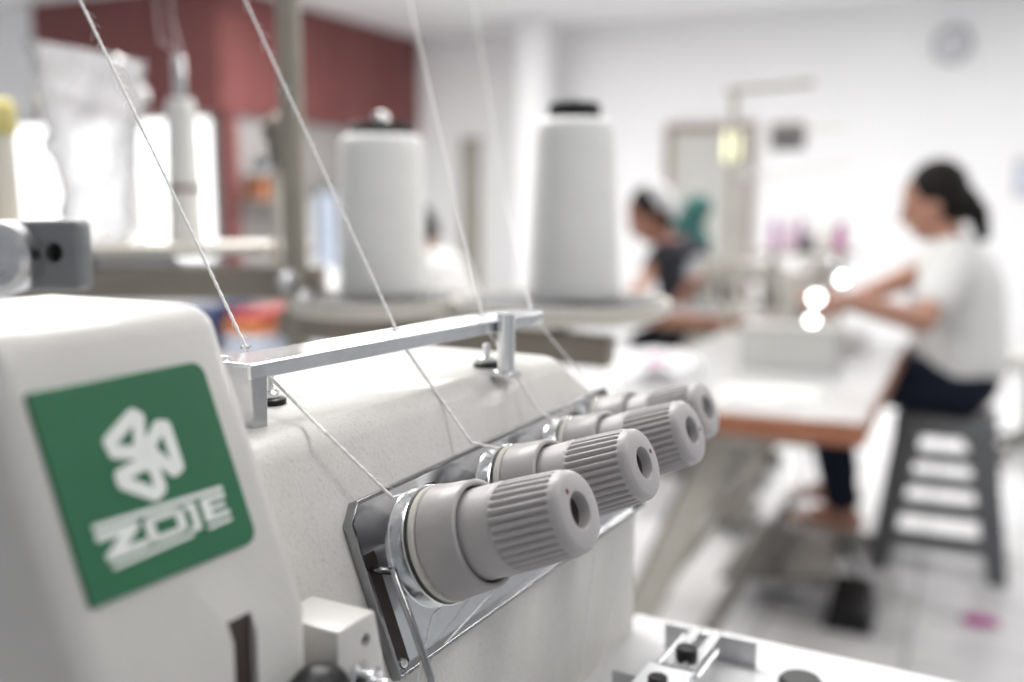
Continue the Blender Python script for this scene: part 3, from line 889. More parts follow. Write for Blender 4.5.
mb = MB(); mb.lathe([(0.118, 0), (0.118, 0.031), (0.124, 0.033), (0.150, 0.032), (0.157, 0.026), (0.158, 0.0)], yp, ZZ, 32); build('lid', mb, YELLOW, o)['label'] = 'yellow lid'
mb = MB(); 
p0, p1 = at(102, 262, 1.005), at(172, 263, 0.99)
mb.capsule(p0, 0.0075, p1, 0.0075)
tag(build('plastic_tube', mb, PLATEW, None), 'small white plastic tube lying on the taupe beam', 'tube')

tp = kk + ZZ * 0.194
strand([tp + V((0.002, -0.004, 0.0)), at(160, 40, 1.045), at(148, -70, 1.02)], 'blurred thread rising to the left from the silver spindle of the slim cone', 0.0004, 0)
strand([tp + V((0.004, -0.003, 0.0)), at(172, 20, 1.045), at(166, -70, 1.02)], 'blurred thread rising straight up from the silver spindle of the slim cone', 0.0004, 0)
# ------------------------------------------------------------------ room
PHI = math.radians(25)
A = V((math.sin(PHI), math.cos(PHI), 0)); B = V((math.cos(PHI), -math.sin(PHI), 0))
CEILZ = 2.90
def wall(name, p, d, length, z0, z1, m, thick=0.12, out=None):
    p = V(p); d = V(d); nrm = V((-d.y, d.x, 0)) if out is None else V(out)
    mb = MB(); a, b = p, p + d * length
    lo = [V((q.x, q.y, z0)) for q in (a, b, b + nrm * thick, a + nrm * thick)]
    mb.hexa(lo, [q + ZZ * (z1 - z0) for q in lo])
    return structure(build(name, mb, m, None, smooth=False))
mb = MB(); mb.box((0, 5, -0.05), (26, 22, 0.1)); structure(build('floor', mb, FLOOR, None, smooth=False))
mb = MB(); mb.box((0, 5, CEILZ + 0.05), (26, 22, 0.1)); structure(build('ceiling', mb, CEIL, None, smooth=False))
BW = V((0.48, 10.0, 0))                                    # a point on the back wall
wall('wall_back', BW - B * 9, B, 20, 0, CEILZ, WALL, out=A)
CC = V((-2.28, 8.0, 0))                                    # corner of the maroon-clad cabin
kmax = (BW - CC).dot(A)
wall('wall_partition', CC, A, kmax, 0, CEILZ, GREYW, out=-B)
# partition's left face with a big bright window
wz0, wz1 = 0.75, 1.92
def lpt(t, z, off=0.0): 
    q = CC - B * t - A * off; return V((q.x, q.y, z))
for nm, t0, t1, z0, z1 in (('wall_left', 0.0, 9.0, 0, wz0), ('wall_left_upper', 0.0, 9.0, wz1, CEILZ), ('wall_left_end', 5.2, 9.0, wz0, wz1), ('wall_left_corner', 0.0, 0.12, wz0, wz1)):
    mb = MB(); lo = [lpt(t0, z0), lpt(t1, z0), lpt(t1, z0, -0.12), lpt(t0, z0, -0.12)]
    mb.hexa(lo, [q + ZZ * (z1 - z0) for q in lo]); structure(build(nm, mb, WALL, None, smooth=False))
mb = MB(); lo = [lpt(0.12, wz0, -0.08), lpt(5.2, wz0, -0.08), lpt(5.2, wz0, -0.10), lpt(0.12, wz0, -0.10)]
mb.hexa(lo, [q + ZZ * (wz1 - wz0) for q in lo])
win = structure(build('window_1', mb, SKYGLOW, None, smooth=False))
for k in range(7):
    t = 0.12 + 5.08 * k / 6
    mb = MB(); mb.box(lpt(t, (wz0 + wz1) / 2, -0.04), (0.05, 0.07, wz1 - wz0), (B, A, ZZ)); build('window_mullion', mb, DOORG, win)
for z in (wz0, wz1):
    mb = MB(); mb.box(lpt(2.66, z, -0.02), (5.1, 0.10, 0.05), (B, A, ZZ)); build('window_rail', mb, DOORG, win)
# maroon cladding above
def clad(p, d, out, length, n, z0, z1, nm):
    mb = MB()
    for k in range(n):
        g = 0.012
        a = p + d * (length * k / n + g); b = p + d * (length * (k + 1) / n - g)
        lo = [V((q.x, q.y, z0)) for q in (a, b, b + out * 0.06, a + out * 0.06)]
        mb.hexa(lo, [q + ZZ * (z1 - z0) for q in lo])
    a = p; b = p + d * length
    lo = [V((q.x, q.y, z0 + 0.01)) for q in (a, b, b + out * 0.045, a + out * 0.045)]
    mb.hexa(lo, [q + ZZ * (z1 - z0 - 0.02) for q in lo])
    return structure(build(nm, mb, MAROON, None, bevel=0.004))
clad(CC, A, B, kmax, 4, 1.93, CEILZ, 'trim_1')
clad(CC + B * 0.06, -B, -A, 2.05, 3, 1.93, CEILZ, 'trim_2')
mb = MB(); mb.box(CC + A * 0.03 + B * 0.03 + ZZ * 0.96, (0.10, 0.10, 1.92), (B, A, ZZ)); structure(build('trim_3', mb, MAROON, None))
# pale column standing off the back wall
pc = at(536, 60, 9.2)
mb = MB(); mb.box(V((pc.x, pc.y, CEILZ / 2)), (0.27, 0.27, CEILZ), (B, A, ZZ)); structure(build('wall_column', mb, WALL, None, bevel=0.01))
# narrow door by the far corner and the grey door
def on_back(x, y, off=0.0):
    r_ = ray(x, y); p = BW - A * off
    return CAM + r_ * ((p - CAM).dot(A) / r_.dot(A))
def door(name, x0, x1, ytop, m, fm):
    a = on_back(x0, 200, 0.0); b = on_back(x1, 200, 0.0); zt = on_back(x0, ytop).z
    w = (b - a).dot(B); c = (a + b) / 2
    mb = MB(); mb.box(V((c.x, c.y, zt / 2)) - A * 0.02, (w, 0.04, zt), (B, A, ZZ)); d = structure(build(name, mb, m, None, bevel=0.003))
    for s in (-1, 1):
        mb = MB(); mb.box(V((c.x, c.y, zt / 2)) + B * (s * (w / 2 + 0.02)) - A * 0.03, (0.06, 0.07, zt), (B, A, ZZ)); build('door_frame', mb, fm, d, bevel=0.003)
    mb = MB(); mb.box(V((c.x, c.y, zt + 0.04)) - A * 0.03, (w + 0.10, 0.07, 0.07), (B, A, ZZ)); build('door_lintel', mb, fm, d, bevel=0.003)
    mb = MB(); mb.capsule(V((c.x, c.y, 1.0)) + B * (w * 0.4) - A * 0.07, 0.012, V((c.x, c.y, 1.0)) + B * (w * 0.3) - A * 0.07, 0.012)
    mb.rod(V((c.x, c.y, 1.0)) + B * (w * 0.4) - A * 0.07, V((c.x, c.y, 1.0)) + B * (w * 0.4) - A * 0.03, 0.012); build('door_handle', mb, STEEL, d)
    return d
door('door_1', 671, 748, 133, DOORG, DFRAME)
door('door_2', 468, 477, 146, DOORG, BEIGE)
# clock
ck = on_back(953, 45, 0.0)
clk = thing('wall_clock', 'round grey wall clock high on the white back wall at upper right', 'clock', ck - A * 0.0)
mb = MB(); mb.lathe([(0.0, 0), (0.0, 0.155), (0.045, 0.155), (0.05, 0.147), (0.05, 0.132), (0.035, 0.130), (0.035, 0.0)], ck, -A, 48); build('rim', mb, CLOCKR, clk)
mb = MB(); mb.rod(ck - A * 0.034, ck - A * 0.037, 0.130, seg=48); build('dial', mb, CLOCKF, clk)
for an, ln in ((0.6, 0.09), (2.4, 0.125)):
    mb = MB(); dd = B * math.sin(an) + ZZ * math.cos(an); mb.box(ck - A * 0.040 + dd * ln / 2, (0.008, 0.002, ln), (dd.cross(A), A, dd)); build('hand', mb, BLACK, clk)
def poster(x0, y0, x1, y1, m, label):
    a = on_back(x0, y0); b = on_back(x1, y1); c = (a + b) / 2
    mb = MB(); mb.box(c - A * 0.012, (abs((b - a).dot(B)), 0.024, abs(a.z - b.z)), (B, A, ZZ))
    o = build('wall_notice', mb, DFRAME, None); tag(o, label, 'notice')
    mb = MB(); mb.box(c - A * 0.026, (abs((b - a).dot(B)) * 0.9, 0.006, abs(a.z - b.z) * 0.9), (B, A, ZZ)); build('printed_sheet', mb, m, o)
poster(771, 124, 805, 149, POSTER, 'small dark framed notice on the back wall right of the grey door')
poster(1016, 160, 1046, 196, POSTERB, 'pale blue notice on the back wall at the far right edge')

# things along the partition
def on_part(x, y, off=0.02):
    r_ = ray(x, y); p = CC + B * off
    return CAM + r_ * ((p - CAM).dot(B) / r_.dot(B))
p = on_part(266, 188, 0.16); 
mb = MB(); mb.box(V((p.x, p.y, p.z - 0.10)), (0.30, 0.6, 0.03), (B, A, ZZ)); sh = build('wall_shelf', mb, DFRAME, None, bevel=0.004)
tag(sh, 'brown wall shelf on the grey partition behind the pole', 'shelf')
mb = MB(); mb.box(V((p.x, p.y, p.z - 0.005)), (0.16, 0.34, 0.16), (B, A, ZZ)); o = build('storage_box', mb, RUST, None, bevel=0.006); tag(o, 'orange-brown box on the partition shelf left of the pole', 'box')
mb = MB(); mb.box(V((p.x, p.y, p.z + 0.08)), (0.17, 0.35, 0.03), (B, A, ZZ)); build('lid', mb, BROWN, o, bevel=0.004)
def garment(x, y, m, label, w=0.22, h=0.75):
    p = on_part(x, y, 0.10)
    mb = MB()
    for k in range(9):
        t = (k - 4) / 4
        mb.capsule(p + A * (t * w / 2 * 0.8) + ZZ * 0.0, 0.04, p + A * (t * w / 2) - ZZ * h, 0.05 + 0.01 * math.sin(k * 2.1), 12)
    o = blob('hanging_garment', mb, m, None, voxel=0.02, smooth=3); tag(o, label, 'garment')
    mb = MB(); mb.tube([p + ZZ * 0.02 + A * (-0.14), p + ZZ * 0.08, p + ZZ * 0.02 + A * 0.14], 0.01); mb.rod(p + ZZ * 0.07, p + ZZ * 0.12 - B * 0.09, 0.006); build('hanger', mb, DARKST, o)
garment(327, 196, BLUEF, 'pale blue garment hanging on the partition, left of the nearer cone')
garment(300, 202, CLOTHW, 'white garment hanging on the partition, right beside the pole')

# ------------------------------------------------------------------ sewing tables
def sew_table(c1, a_len, b_len, zt, label, near=True):
    """c1: near right corner"""
    c1 = V((c1[0], c1[1], 0))
    def T(a, b, z): return V((c1.x, c1.y, 0)) + A * a - B * b + ZZ * z
    t = thing('sewing_table', label, 'table', T(a_len / 2, b_len / 2, 0))
    mb = MB(); mb.box(T(a_len/2, b_len/2, zt - 0.029), (b_len, a_len, 0.055), (B, A, ZZ)); build('edging', mb, WOOD, t, bevel=0.006)
    mb = MB(); mb.box(T(a_len/2, b_len/2, zt - 0.002), (b_len - 0.012, a_len - 0.012, 0.005), (B, A, ZZ)); build('table_top', mb, TABLEW, t, bevel=0.002)
    for a in (0.10, a_len - 0.10):
        # slanted leg from the middle of the top down to the back of the foot, with a thinner strut beside it
        p0, p1 = T(a, 0.32, zt - 0.055), T(a, 0.585, 0.06)
        d = (p1 - p0).normalized(); y = A; x = d.cross(y).normalized()
        mb = MB(); mb.box((p0 + p1) / 2, (0.075, 0.045, (p1 - p0).length), (x, y, d)); build('leg', mb, FRAMEB, t, bevel=0.004)
        p0, p1 = T(a + 0.09, 0.37, zt - 0.055), T(a + 0.09, 0.63, 0.08)
        mb = MB(); mb.rod(p0, p1, 0.018); build('strut', mb, FRAMED, t)
        mb = MB(); mb.box(T(a, 0.32, 0.045), (0.62, 0.07, 0.05), (B, A, ZZ)); ft = build('foot', mb, FRAMED, t, bevel=0.006)
        mb = MB(); mb.rod(T(a - 0.05, 0.05, 0.03), T(a + 0.05, 0.05, 0.03), 0.030); build('castor', mb, BLACK, ft)
        mb = MB(); mb.box(T(a, 0.32, zt - 0.072), (0.40, 0.05, 0.03), (B, A, ZZ)); build('top_rail', mb, FRAMEB, t, bevel=0.004)
    for b, z, r_ in ((0.36, 0.17, 0.022), (0.46, 0.30, 0.016)):
        mb = MB(); mb.rod(T(0.10, b, z), T(a_len - 0.10, b, z), r_); build('stretcher', mb, FRAMED if b < 0.4 else FRAMEB, t)
    # treadle
    mb = MB(); mb.box(T(a_len * 0.62, 0.30, 0.115), (0.34, 0.46, 0.022), (B * math.cos(0.15) + ZZ * math.sin(0.15), A, ZZ)); tr = build('treadle', mb, FRAMED, t, bevel=0.004)
    mb = MB(); mb.rod(T(a_len * 0.68, 0.27, 0.12), T(a_len * 0.68, 0.27, zt - 0.05), 0.006); build('pull_rod', mb, STEEL, t)
    # motor slung under the top
    mb = MB(); m0 = T(a_len * 0.75, 0.33, zt - 0.17)
    mb.lathe([(0, 0), (0, 0.06), (0.01, 0.075), (0.15, 0.075), (0.16, 0.06), (0.16, 0)], m0, A, 24); mb.box(m0 + A * 0.08 + ZZ * 0.09, (0.05, 0.12, 0.08), (B, A, ZZ))
    build('motor', mb, FRAMED, t)
    return t, T

def sew_machine(T, a0, b0, zt, label, s=1.0, parts=True):
    """flat-bed lockstitch machine, needle end nearer, arm along A"""
    def Q(a, b, z): return T(a0 + a * s, b0 + b * s, zt + z * s)
    m = thing('lockstitch_machine', label, 'sewing machine', Q(0.23, 0, 0))
    mb = MB(); mb.box(Q(0.24, 0.0, 0.012), (0.178 * s, 0.48 * s, 0.024 * s), (B, A, ZZ)); build('bed', mb, MACHW, m, bevel=0.006)
    mb = MB()
    mb.hexa([Q(0.36, -0.055, 0.02), Q(0.47, -0.055, 0.02), Q(0.47, 0.055, 0.02), Q(0.36, 0.055, 0.02)], [Q(0.37, -0.05, 0.28), Q(0.46, -0.05, 0.28), Q(0.46, 0.05, 0.28), Q(0.37, 0.05, 0.28)])
    build('pillar', mb, MACHW, m, bevel=0.015, bseg=3)
    mb = MB()
    mb.hexa([Q(0.06, -0.04, 0.17), Q(0.44, -0.048, 0.16), Q(0.44, 0.048, 0.16), Q(0.06, 0.04, 0.17)], [Q(0.06, -0.035, 0.27), Q(0.44, -0.045, 0.295), Q(0.44, 0.045, 0.295), Q(0.06, 0.035, 0.27)])
    build('arm', mb, MACHW, m, bevel=0.015, bseg=3)
    mb = MB()
    mb.hexa([Q(0.0, -0.04, 0.11), Q(0.085, -0.045, 0.11), Q(0.085, 0.045, 0.11), Q(0.0, 0.04, 0.11)], [Q(0.01, -0.035, 0.275), Q(0.085, -0.04, 0.28), Q(0.085, 0.04, 0.28), Q(0.01, 0.035, 0.275)])
    build('head', mb, MACHW, m, bevel=0.012, bseg=3)
    mb = MB(); mb.rod(Q(0.04, 0, 0.12), Q(0.04, 0, 0.06), 0.007); mb.rod(Q(0.04, 0, 0.065), Q(0.04, 0, 0.026), 0.002); build('needle_bar', mb, CHROME, m)
    mb = MB(); mb.rod(Q(0.055, 0, 0.12), Q(0.055, 0, 0.04), 0.005); mb.box(Q(0.05, -0.01, 0.032), (0.05, 0.016, 0.006), (B, A, ZZ)); build('presser_foot', mb, CHROME, m)
    mb = MB(); mb.lathe([(0, 0), (0, 0.04), (0.006, 0.065), (0.02, 0.068), (0.03, 0.060), (0.03, 0.02), (0.04, 0.015), (0.04, 0)], Q(0.47, 0, 0.22), A, 32); build('handwheel', mb, CHROME, m)
    mb = MB(); mb.box(Q(0.04, 0, 0.0255), (0.07, 0.09, 0.003), (B, A, ZZ)); build('needle_plate', mb, CHROME, m)
    mb = MB(); mb.rod(Q(0.03, -0.04, 0.20), Q(0.03, -0.065, 0.20), 0.014); build('tension_dial', mb, CHROME, m)
    return m, Q

C1 = at_z(866, 424, 0.76)
TBL, T1 = sew_table((C1.x, C1.y), 1.45, 0.66, 0.76, 'white sewing table with reddish-brown edge beside the seated woman')
SM, Q1 = sew_machine(T1, 0.84, 0.31, 0.7605, 'cream sewing machine on the brown-edged table in front of the woman')
# added glowing discs stand in for glints on that machine's chrome
glint = thing('sewing_lamp', 'small chrome gooseneck lamp with three lit LEDs on the cream sewing machine', 'lamp', at(832, 262, 3.12))
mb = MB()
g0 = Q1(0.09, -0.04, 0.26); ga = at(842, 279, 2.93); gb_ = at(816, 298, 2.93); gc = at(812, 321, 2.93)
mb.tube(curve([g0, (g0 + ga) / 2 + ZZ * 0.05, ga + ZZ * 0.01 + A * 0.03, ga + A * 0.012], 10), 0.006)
mb.tube(curve([ga + A * 0.013, (ga + gb_) / 2 + A * 0.02, gb_ + A * 0.013, gc + A * 0.013], 10), 0.006); build('gooseneck', mb, CHROME, glint)
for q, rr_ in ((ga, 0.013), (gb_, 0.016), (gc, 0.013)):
    mb = MB(); mb.lathe([(0, 0), (0.003, 0.017), (0.012, 0.016), (0.014, 0.010), (0.014, 0)], q, A, 20); sh_ = build('lamp_head', mb, CHROME, glint)
    mb = MB(); mb.lathe([(-0.004, 0), (-0.002, rr_ * 0.8), (0.002, rr_), (0.004, 0)], q, A, 20); build('led', mb, GLINT, sh_)
# box, cloth and paper on the table
pb0, pb1 = at_z(737, 368, 0.762), at_z(836, 374, 0.762)
mid = (pb0 + pb1) / 2 + A * 0.065
mb = MB(); mb.box(mid + ZZ * 0.060, ((pb1 - pb0).dot(B), 0.12, 0.120), (B, A, ZZ)); o = build('card_box', mb, BOXG, None, bevel=0.004)
tag(o, 'pale grey box on the white table in front of the cream sewing machine', 'box')
mb = MB(); mb.box(mid + ZZ * 0.1235, ((pb1 - pb0).dot(B) + 0.008, 0.128, 0.010), (B, A, ZZ)); build('lid', mb, BOXG, o, bevel=0.003)
def heap(name, c, sx, sy, sz, m, label, seed, cat='fabric', grp=None, rot=PHI):
    mb = MB(); rows, seg = 14, 44
    c = V(c); rings = []
    for i in range(rows):
        t = i / (rows - 1); ring = []
        for k in range(seg):
            th = 2 * PI * k / seg
            n = mnoise.noise(V((math.cos(th) * 1.6 + seed, math.sin(th) * 1.6, t * 2.5))); n2 = mnoise.noise(V((math.cos(th) * 5 + seed, math.sin(th) * 5 - seed, t * 4)))
            rr = math.cos(t * PI / 2 * 0.98) ** 0.55 * (1 + 0.22 * n + 0.07 * n2)
            x, y = sx * rr * math.cos(th), sy * rr * math.sin(th)
            z = sz * math.sin(t * PI / 2) ** 0.9 * (1 + 0.25 * n2)
            ring.append(mb.bm.verts.new(c + B * x + A * y + ZZ * max(z, 0.0)))
        rings.append(ring)
    for a, b in zip(rings, rings[1:]):
        for k in range(seg):
            j = (k + 1) % seg; mb.bm.faces.new((a[k], a[j], b[j], b[k]))
    mb.bm.faces.new(rings[0][::-1]); mb.bm.faces.new(rings[-1])
    return tag(build(name, mb, m, None, angle=180), label, cat, grp)
heap('fabric_heap', at_z(655, 374, 0.761), 0.125, 0.20, 0.06, CLOTHW, 'rumpled white fabric at the left end of the white table', 1.3)
heap('fabric_scrap', at(655, 362, 2.62) , 0.032, 0.04, 0.016, CLOTHP, 'pink patch of fabric on top of the rumpled white fabric', 4.1)
heap('fabric_heap', at_z(852, 345, 0.761), 0.055, 0.16, 0.05, CLOTHW, 'white cloth bunched under the seated woman\'s hands', 2.2)
def sheet(c, w, l, m, label, ang=0.0):
    mb = MB(); x = B * math.cos(ang) + A * math.sin(ang); y = A * math.cos(ang) - B * math.sin(ang); n = 8
    g = [[mb.bm.verts.new(c + x * (w * (i / n - 0.5)) + y * (l * (j / n - 0.5)) + ZZ * (0.0025 + 0.002 * math.sin(i * 1.3 + j))) for j in range(n + 1)] for i in range(n + 1)]
    for i in range(n):
        for j in range(n): mb.bm.faces.new((g[i][j], g[i+1][j], g[i+1][j+1], g[i][j+1]))
    o = build('paper_sheet', mb, m, None, angle=180); s = o.modifiers.new('t', 'SOLIDIFY'); s.thickness = 0.001
    return tag(o, label, 'paper')
sheet(at_z(772, 394, 0.762), 0.26, 0.17, PAPER, 'sheet of pattern paper near the front edge of the white table', 0.2)
sheet(at_z(712, 378, 0.762), 0.10, 0.10, PLATEW, 'small glossy white sheet beside the rumpled fabric', -0.1)  # white sheet added in place of a bright glare

# second table and machine further back, in front of the man
C2 = at_z(772, 318, 0.76)
TB2, T2 = sew_table((C2.x, C2.y), 0.56, 1.25, 0.76, 'sewing table further back in front of the man in the white cap')
SM2, Q2 = sew_machine(lambda a, b, z: T2(b, a, z), 0.02, 0.28, 0.7605, 'off-white sewing machine on the rear table by the man', 0.78)
heap('fabric_heap', T2(0.16, 0.95, 0.761), 0.13, 0.10, 0.075, CLOTHW, 'white bundle on the rear table near the man\'s hands', 5.0)
mb = MB(); q = T2(0.47, 0.09, 0.761); mb.lathe([(0, 0), (0, 0.045), (0.01, 0.05), (0.17, 0.05), (0.19, 0.035), (0.21, 0.02), (0.215, 0)], q, ZZ, 24)
o = build('oil_bottle', mb, BLACK, None); tag(o, 'black bottle standing on the rear sewing table', 'bottle')
mb = MB(); mb.rod(q + ZZ * 0.213, q + ZZ * 0.25, 0.010, 0.006); build('nozzle', mb, DARKST, o)

# tall thin stand with arms and a translucent piece, its backlight painted as glow
q = at(728, 300, 3.98)
ts = thing('lamp_stand', 'tall thin metal stand with a yellowish lit lamp in front of the grey door', 'stand', V((q.x, q.y, 0)))
ztop = at(728, 91, 3.98).z
mb = MB(); mb.rod(V((q.x, q.y, 0)), V((q.x, q.y, ztop)), 0.014); build('pole', mb, BEIGE, ts)
mb = MB(); mb.lathe([(0, 0), (0, 0.16), (0.02, 0.15), (0.03, 0.03), (0.03, 0)], V((q.x, q.y, 0)), ZZ, 28); build('base', mb, FRAMED, ts)
for (y, xe, ye, r_, m) in ((91, 814, 83, 0.012, BEIGE), (176, 760, 175, 0.012, PLATEW), (132, 848, 128, 0.004, PALEB), (182, 850, 163, 0.004, PALEB)):
    mb = MB(); mb.rod(at(726, y, 3.98), at(xe, ye, 3.95), r_); build('arm', mb, m, ts)
lp = at(732, 147, 3.93)
mb = MB(); mb.capsule(lp + ZZ * 0.035, 0.030, lp - ZZ * 0.035, 0.030); build('lamp_cover', mb, BACKGLOW, ts)
mb = MB(); mb.rod(lp + ZZ * 0.06, lp + ZZ * 0.09, 0.028); mb.rod(lp + ZZ * 0.075, V((q.x, q.y, lp.z + 0.075)), 0.010); build('lamp_holder', mb, PALEB, ts)
# small thread spools on a rack behind the cream machine
rk = thing('spool_rack', 'low beige rack of small spools behind the cream sewing machine', 'rack', V((1.03, 3.50, 0.7612)))
rq0, rq1 = at(765, 252, 3.55), at(850, 252, 3.45)
mb = MB(); mb.box((rq0 + rq1) / 2, ((rq1 - rq0).length + 0.06, 0.12, 0.014), ((rq1 - rq0).normalized(), ZZ.cross((rq1 - rq0).normalized()), ZZ)); build('shelf', mb, BEIGE, rk, bevel=0.003)
for s in (0.1, 0.9):
    p = rq0.lerp(rq1, s); mb = MB(); mb.rod(V((p.x, p.y, 0.7612)), p, 0.012); build('leg', mb, BEIGE, rk)
def spool(x, d, r_, h, m, label, base_z):
    p = at(x, 250, d); p.z = base_z
    mb = MB(); mb.lathe([(0, 0), (0, r_ * 1.05), (0.006, r_ * 1.05), (0.008, r_), (h * 0.9, r_ * 0.72), (h * 0.93, r_ * 0.5), (h, r_ * 0.45), (h, 0)], p, ZZ, 24)
    o = build('thread_spool', mb, m, None); tag(o, label, 'spool', 'spools on the beige rack')
    mb = MB(); mb.rod(p + ZZ * h, p + ZZ * (h + 0.012), r_ * 0.3); build('core', mb, PALEB, o)
rz = ((rq0 + rq1) / 2).z + 0.0072
spool(840, 3.47, 0.021, 0.095, PURPLE, 'magenta spool at the right end of the beige rack', rz)
spool(773, 3.54, 0.020, 0.105, LILAC, 'lilac spool at the left end of the beige rack', rz)
spool(788, 3.53, 0.020, 0.100, CLOTHP, 'pale pink spool second from the left on the beige rack', rz)
spool(802, 3.51, 0.020, 0.108, LILAC, 'lilac spool behind the black one on the beige rack', rz)
spool(806, 3.44, 0.026, 0.062, BLACK, 'squat black spool in the middle of the beige rack', rz)
spool(824, 3.49, 0.024, 0.070, PALEB, 'cream spool between the black and the magenta ones', rz)

# ------------------------------------------------------------------ people
def person(label, hip, f, seat, hands, feet, skin, shirt, trouser, lean=0.08, drop=0.0, face_down=0.25, sleeve=0.85, hair='ponytail',
           sc=1.0, voxel=0.009, extra=None, elbow=0.35):
    f = V((f[0], f[1], 0)).normalized(); s = V((-f.y, f.x, 0))      # forward, left
    hip = V((hip[0], hip[1], 0))
    def J(fo, si, z): return hip + f * (fo * sc) + s * (si * sc) + ZZ * z
    pz = seat + 0.098 * sc
    pel = J(0, 0, pz)
    ch = J(lean * 0.75, 0, pz + 0.33 * sc - drop * 0.4)
    nk = J(lean * 1.05, 0, pz + 0.47 * sc - drop * 0.8)
    hd = nk + f * ((0.035 + 0.12 * face_down) * sc) + ZZ * (0.135 * sc - drop * 0.1)
    root = thing('person', label, 'person', V((hip.x, hip.y, 0)))
    sh = {k: nk + s * (k * 0.155 * sc) - ZZ * 0.055 * sc for k in (-1, 1)}
    arms = {}
    for k in (-1, 1):
        h = V(hands[k]); S = sh[k]; m = (S + h) / 2; dd = (h - S); ln = 0.53 * sc
        off = math.sqrt(max(0.0, (ln / 2) ** 2 - (dd.length / 2) ** 2)); dn = -ZZ + s * (k * (elbow if k > 0 else elbow * 0.1)); dn = (dn - dd.normalized() * dn.dot(dd.normalized())).normalized()
        arms[k] = m + dn * off
    # head tilt
    fa = (f * math.cos(face_down) - ZZ * math.sin(face_down)).normalized(); ua = (ZZ * math.cos(face_down) + f * math.sin(face_down)).normalized()
    def H_(a, b, c): return hd + fa * (a * sc) + s * (b * sc) + ua * (c * sc)
    R3 = Matrix((fa, s, ua)).transposed()
    mb = MB()
    mb.ball(H_(-0.008, 0, 0.025), 0.092 * sc, (1.05, 0.83, 1.0), R3)             # cranium
    mb.ball(H_(0.022, 0, -0.035), 0.074 * sc, (0.92, 0.82, 1.05), R3)            # face
    mb.ball(H_(0.045, 0, -0.085), 0.035 * sc, (1.0, 0.95, 0.8), R3)              # chin
    mb.capsule(H_(0.088, 0, 0.008), 0.010 * sc, H_(0.104, 0, -0.030), 0.013 * sc)   # nose
    mb.capsule(H_(0.090, -0.012, -0.032), 0.008 * sc, H_(0.090, 0.012, -0.032), 0.008 * sc)
    mb.capsule(H_(0.080, -0.016, -0.060), 0.010 * sc, H_(0.080, 0.016, -0.060), 0.010 * sc)   # lips
    mb.capsule(H_(0.078, -0.035, 0.018), 0.010 * sc, H_(0.082, 0.035, 0.018), 0.010 * sc)     # brow
    for k in (-1, 1):
        mb.ball(H_(-0.008, k * 0.078, -0.022), 0.028 * sc, (0.6, 0.35, 1.0), R3)  # ear
    mb.capsule(nk - ZZ * 0.04 * sc, 0.055 * sc, H_(-0.012, 0, -0.05), 0.050 * sc)
    mb.capsule(pel + ZZ * 0.02, 0.125 * sc, ch, 0.125 * sc)
    for k in (-1, 1):
        mb.capsule(pel + s * (k * 0.07 * sc), 0.105 * sc, ch + s * (k * 0.06 * sc), 0.10 * sc)
        mb.capsule(ch + s * (k * 0.06 * sc), 0.10 * sc, sh[k], 0.055 * sc)
        mb.capsule(nk - ZZ * 0.03 * sc, 0.055 * sc, sh[k], 0.055 * sc)
        h = V(hands[k]); e = arms[k]; d = (h - e).normalized()
        mb.capsule(sh[k], 0.050 * sc, e, 0.040 * sc); mb.capsule(e, 0.040 * sc, h, 0.027 * sc)
        # hand: palm, five curled fingers
        sd = d.cross(ZZ).normalized(); dn = d.cross(sd).normalized();  dn = dn if dn.z < 0 else -dn
        palm = h + d * 0.045 * sc
        mb.capsule(h + d * 0.01, 0.026 * sc, palm, 0.026 * sc); mb.capsule(palm - sd * 0.022 * sc, 0.017 * sc, palm + sd * 0.022 * sc, 0.017 * sc)
        for i, ln in enumerate((0.062, 0.074, 0.079, 0.070)):
            b0 = h + d * 0.075 * sc + sd * ((i - 1.5) * 0.021 * sc); b1 = b0 + d * (ln * 0.5 * sc) + dn * 0.006; b2 = b1 + d * (ln * 0.4 * sc) + dn * 0.026 * sc
            mb.capsule(palm + sd * ((i - 1.5) * 0.017 * sc), 0.012 * sc, b0, 0.0105 * sc, 10); mb.capsule(b0, 0.0105 * sc, b1, 0.0095 * sc, 10); mb.capsule(b1, 0.0095 * sc, b2, 0.0085 * sc, 10)
        tb0 = h + d * 0.02 * sc - sd * (k * 0.028 * sc); tb1 = tb0 + d * 0.035 * sc - sd * (k * 0.022 * sc) + dn * 0.010; tb2 = tb1 + d * 0.030 * sc + dn * 0.012
        mb.capsule(tb0, 0.014 * sc, tb1, 0.012 * sc, 10); mb.capsule(tb1, 0.012 * sc, tb2, 0.010 * sc, 10)
        # leg
        hj = pel + s * (k * 0.085 * sc); an = V(feet[k]) + ZZ * 0.075 * sc
        dd = an - hj; m = (hj + an) / 2; ln = 0.86 * sc; off = math.sqrt(max(0, (ln / 2) ** 2 - (dd.length / 2) ** 2))
        up = ZZ * 0.8 + f * 0.6; up = (up - dd.normalized() * up.dot(dd.normalized())).normalized()
        kn = m + up * off
        kn = hj + (kn - hj).normalized() * 0.43 * sc
        arms[('k', k)] = kn; arms[('a', k)] = an; arms[('h', k)] = hj
        mb.capsule(hj, 0.080 * sc, kn, 0.058 * sc); mb.capsule(kn, 0.056 * sc, an, 0.036 * sc)
        toe = V(feet[k]) + f * 0.15 * sc + ZZ * 0.022; heel = V(feet[k]) - f * 0.04 * sc + ZZ * 0.028
        mb.capsule(an, 0.036 * sc, heel, 0.030 * sc, 12); mb.capsule(heel, 0.030 * sc, toe, 0.024 * sc, 12); mb.capsule(an, 0.034 * sc, V(feet[k]) + f * 0.10 * sc + ZZ * 0.03, 0.028 * sc, 12)
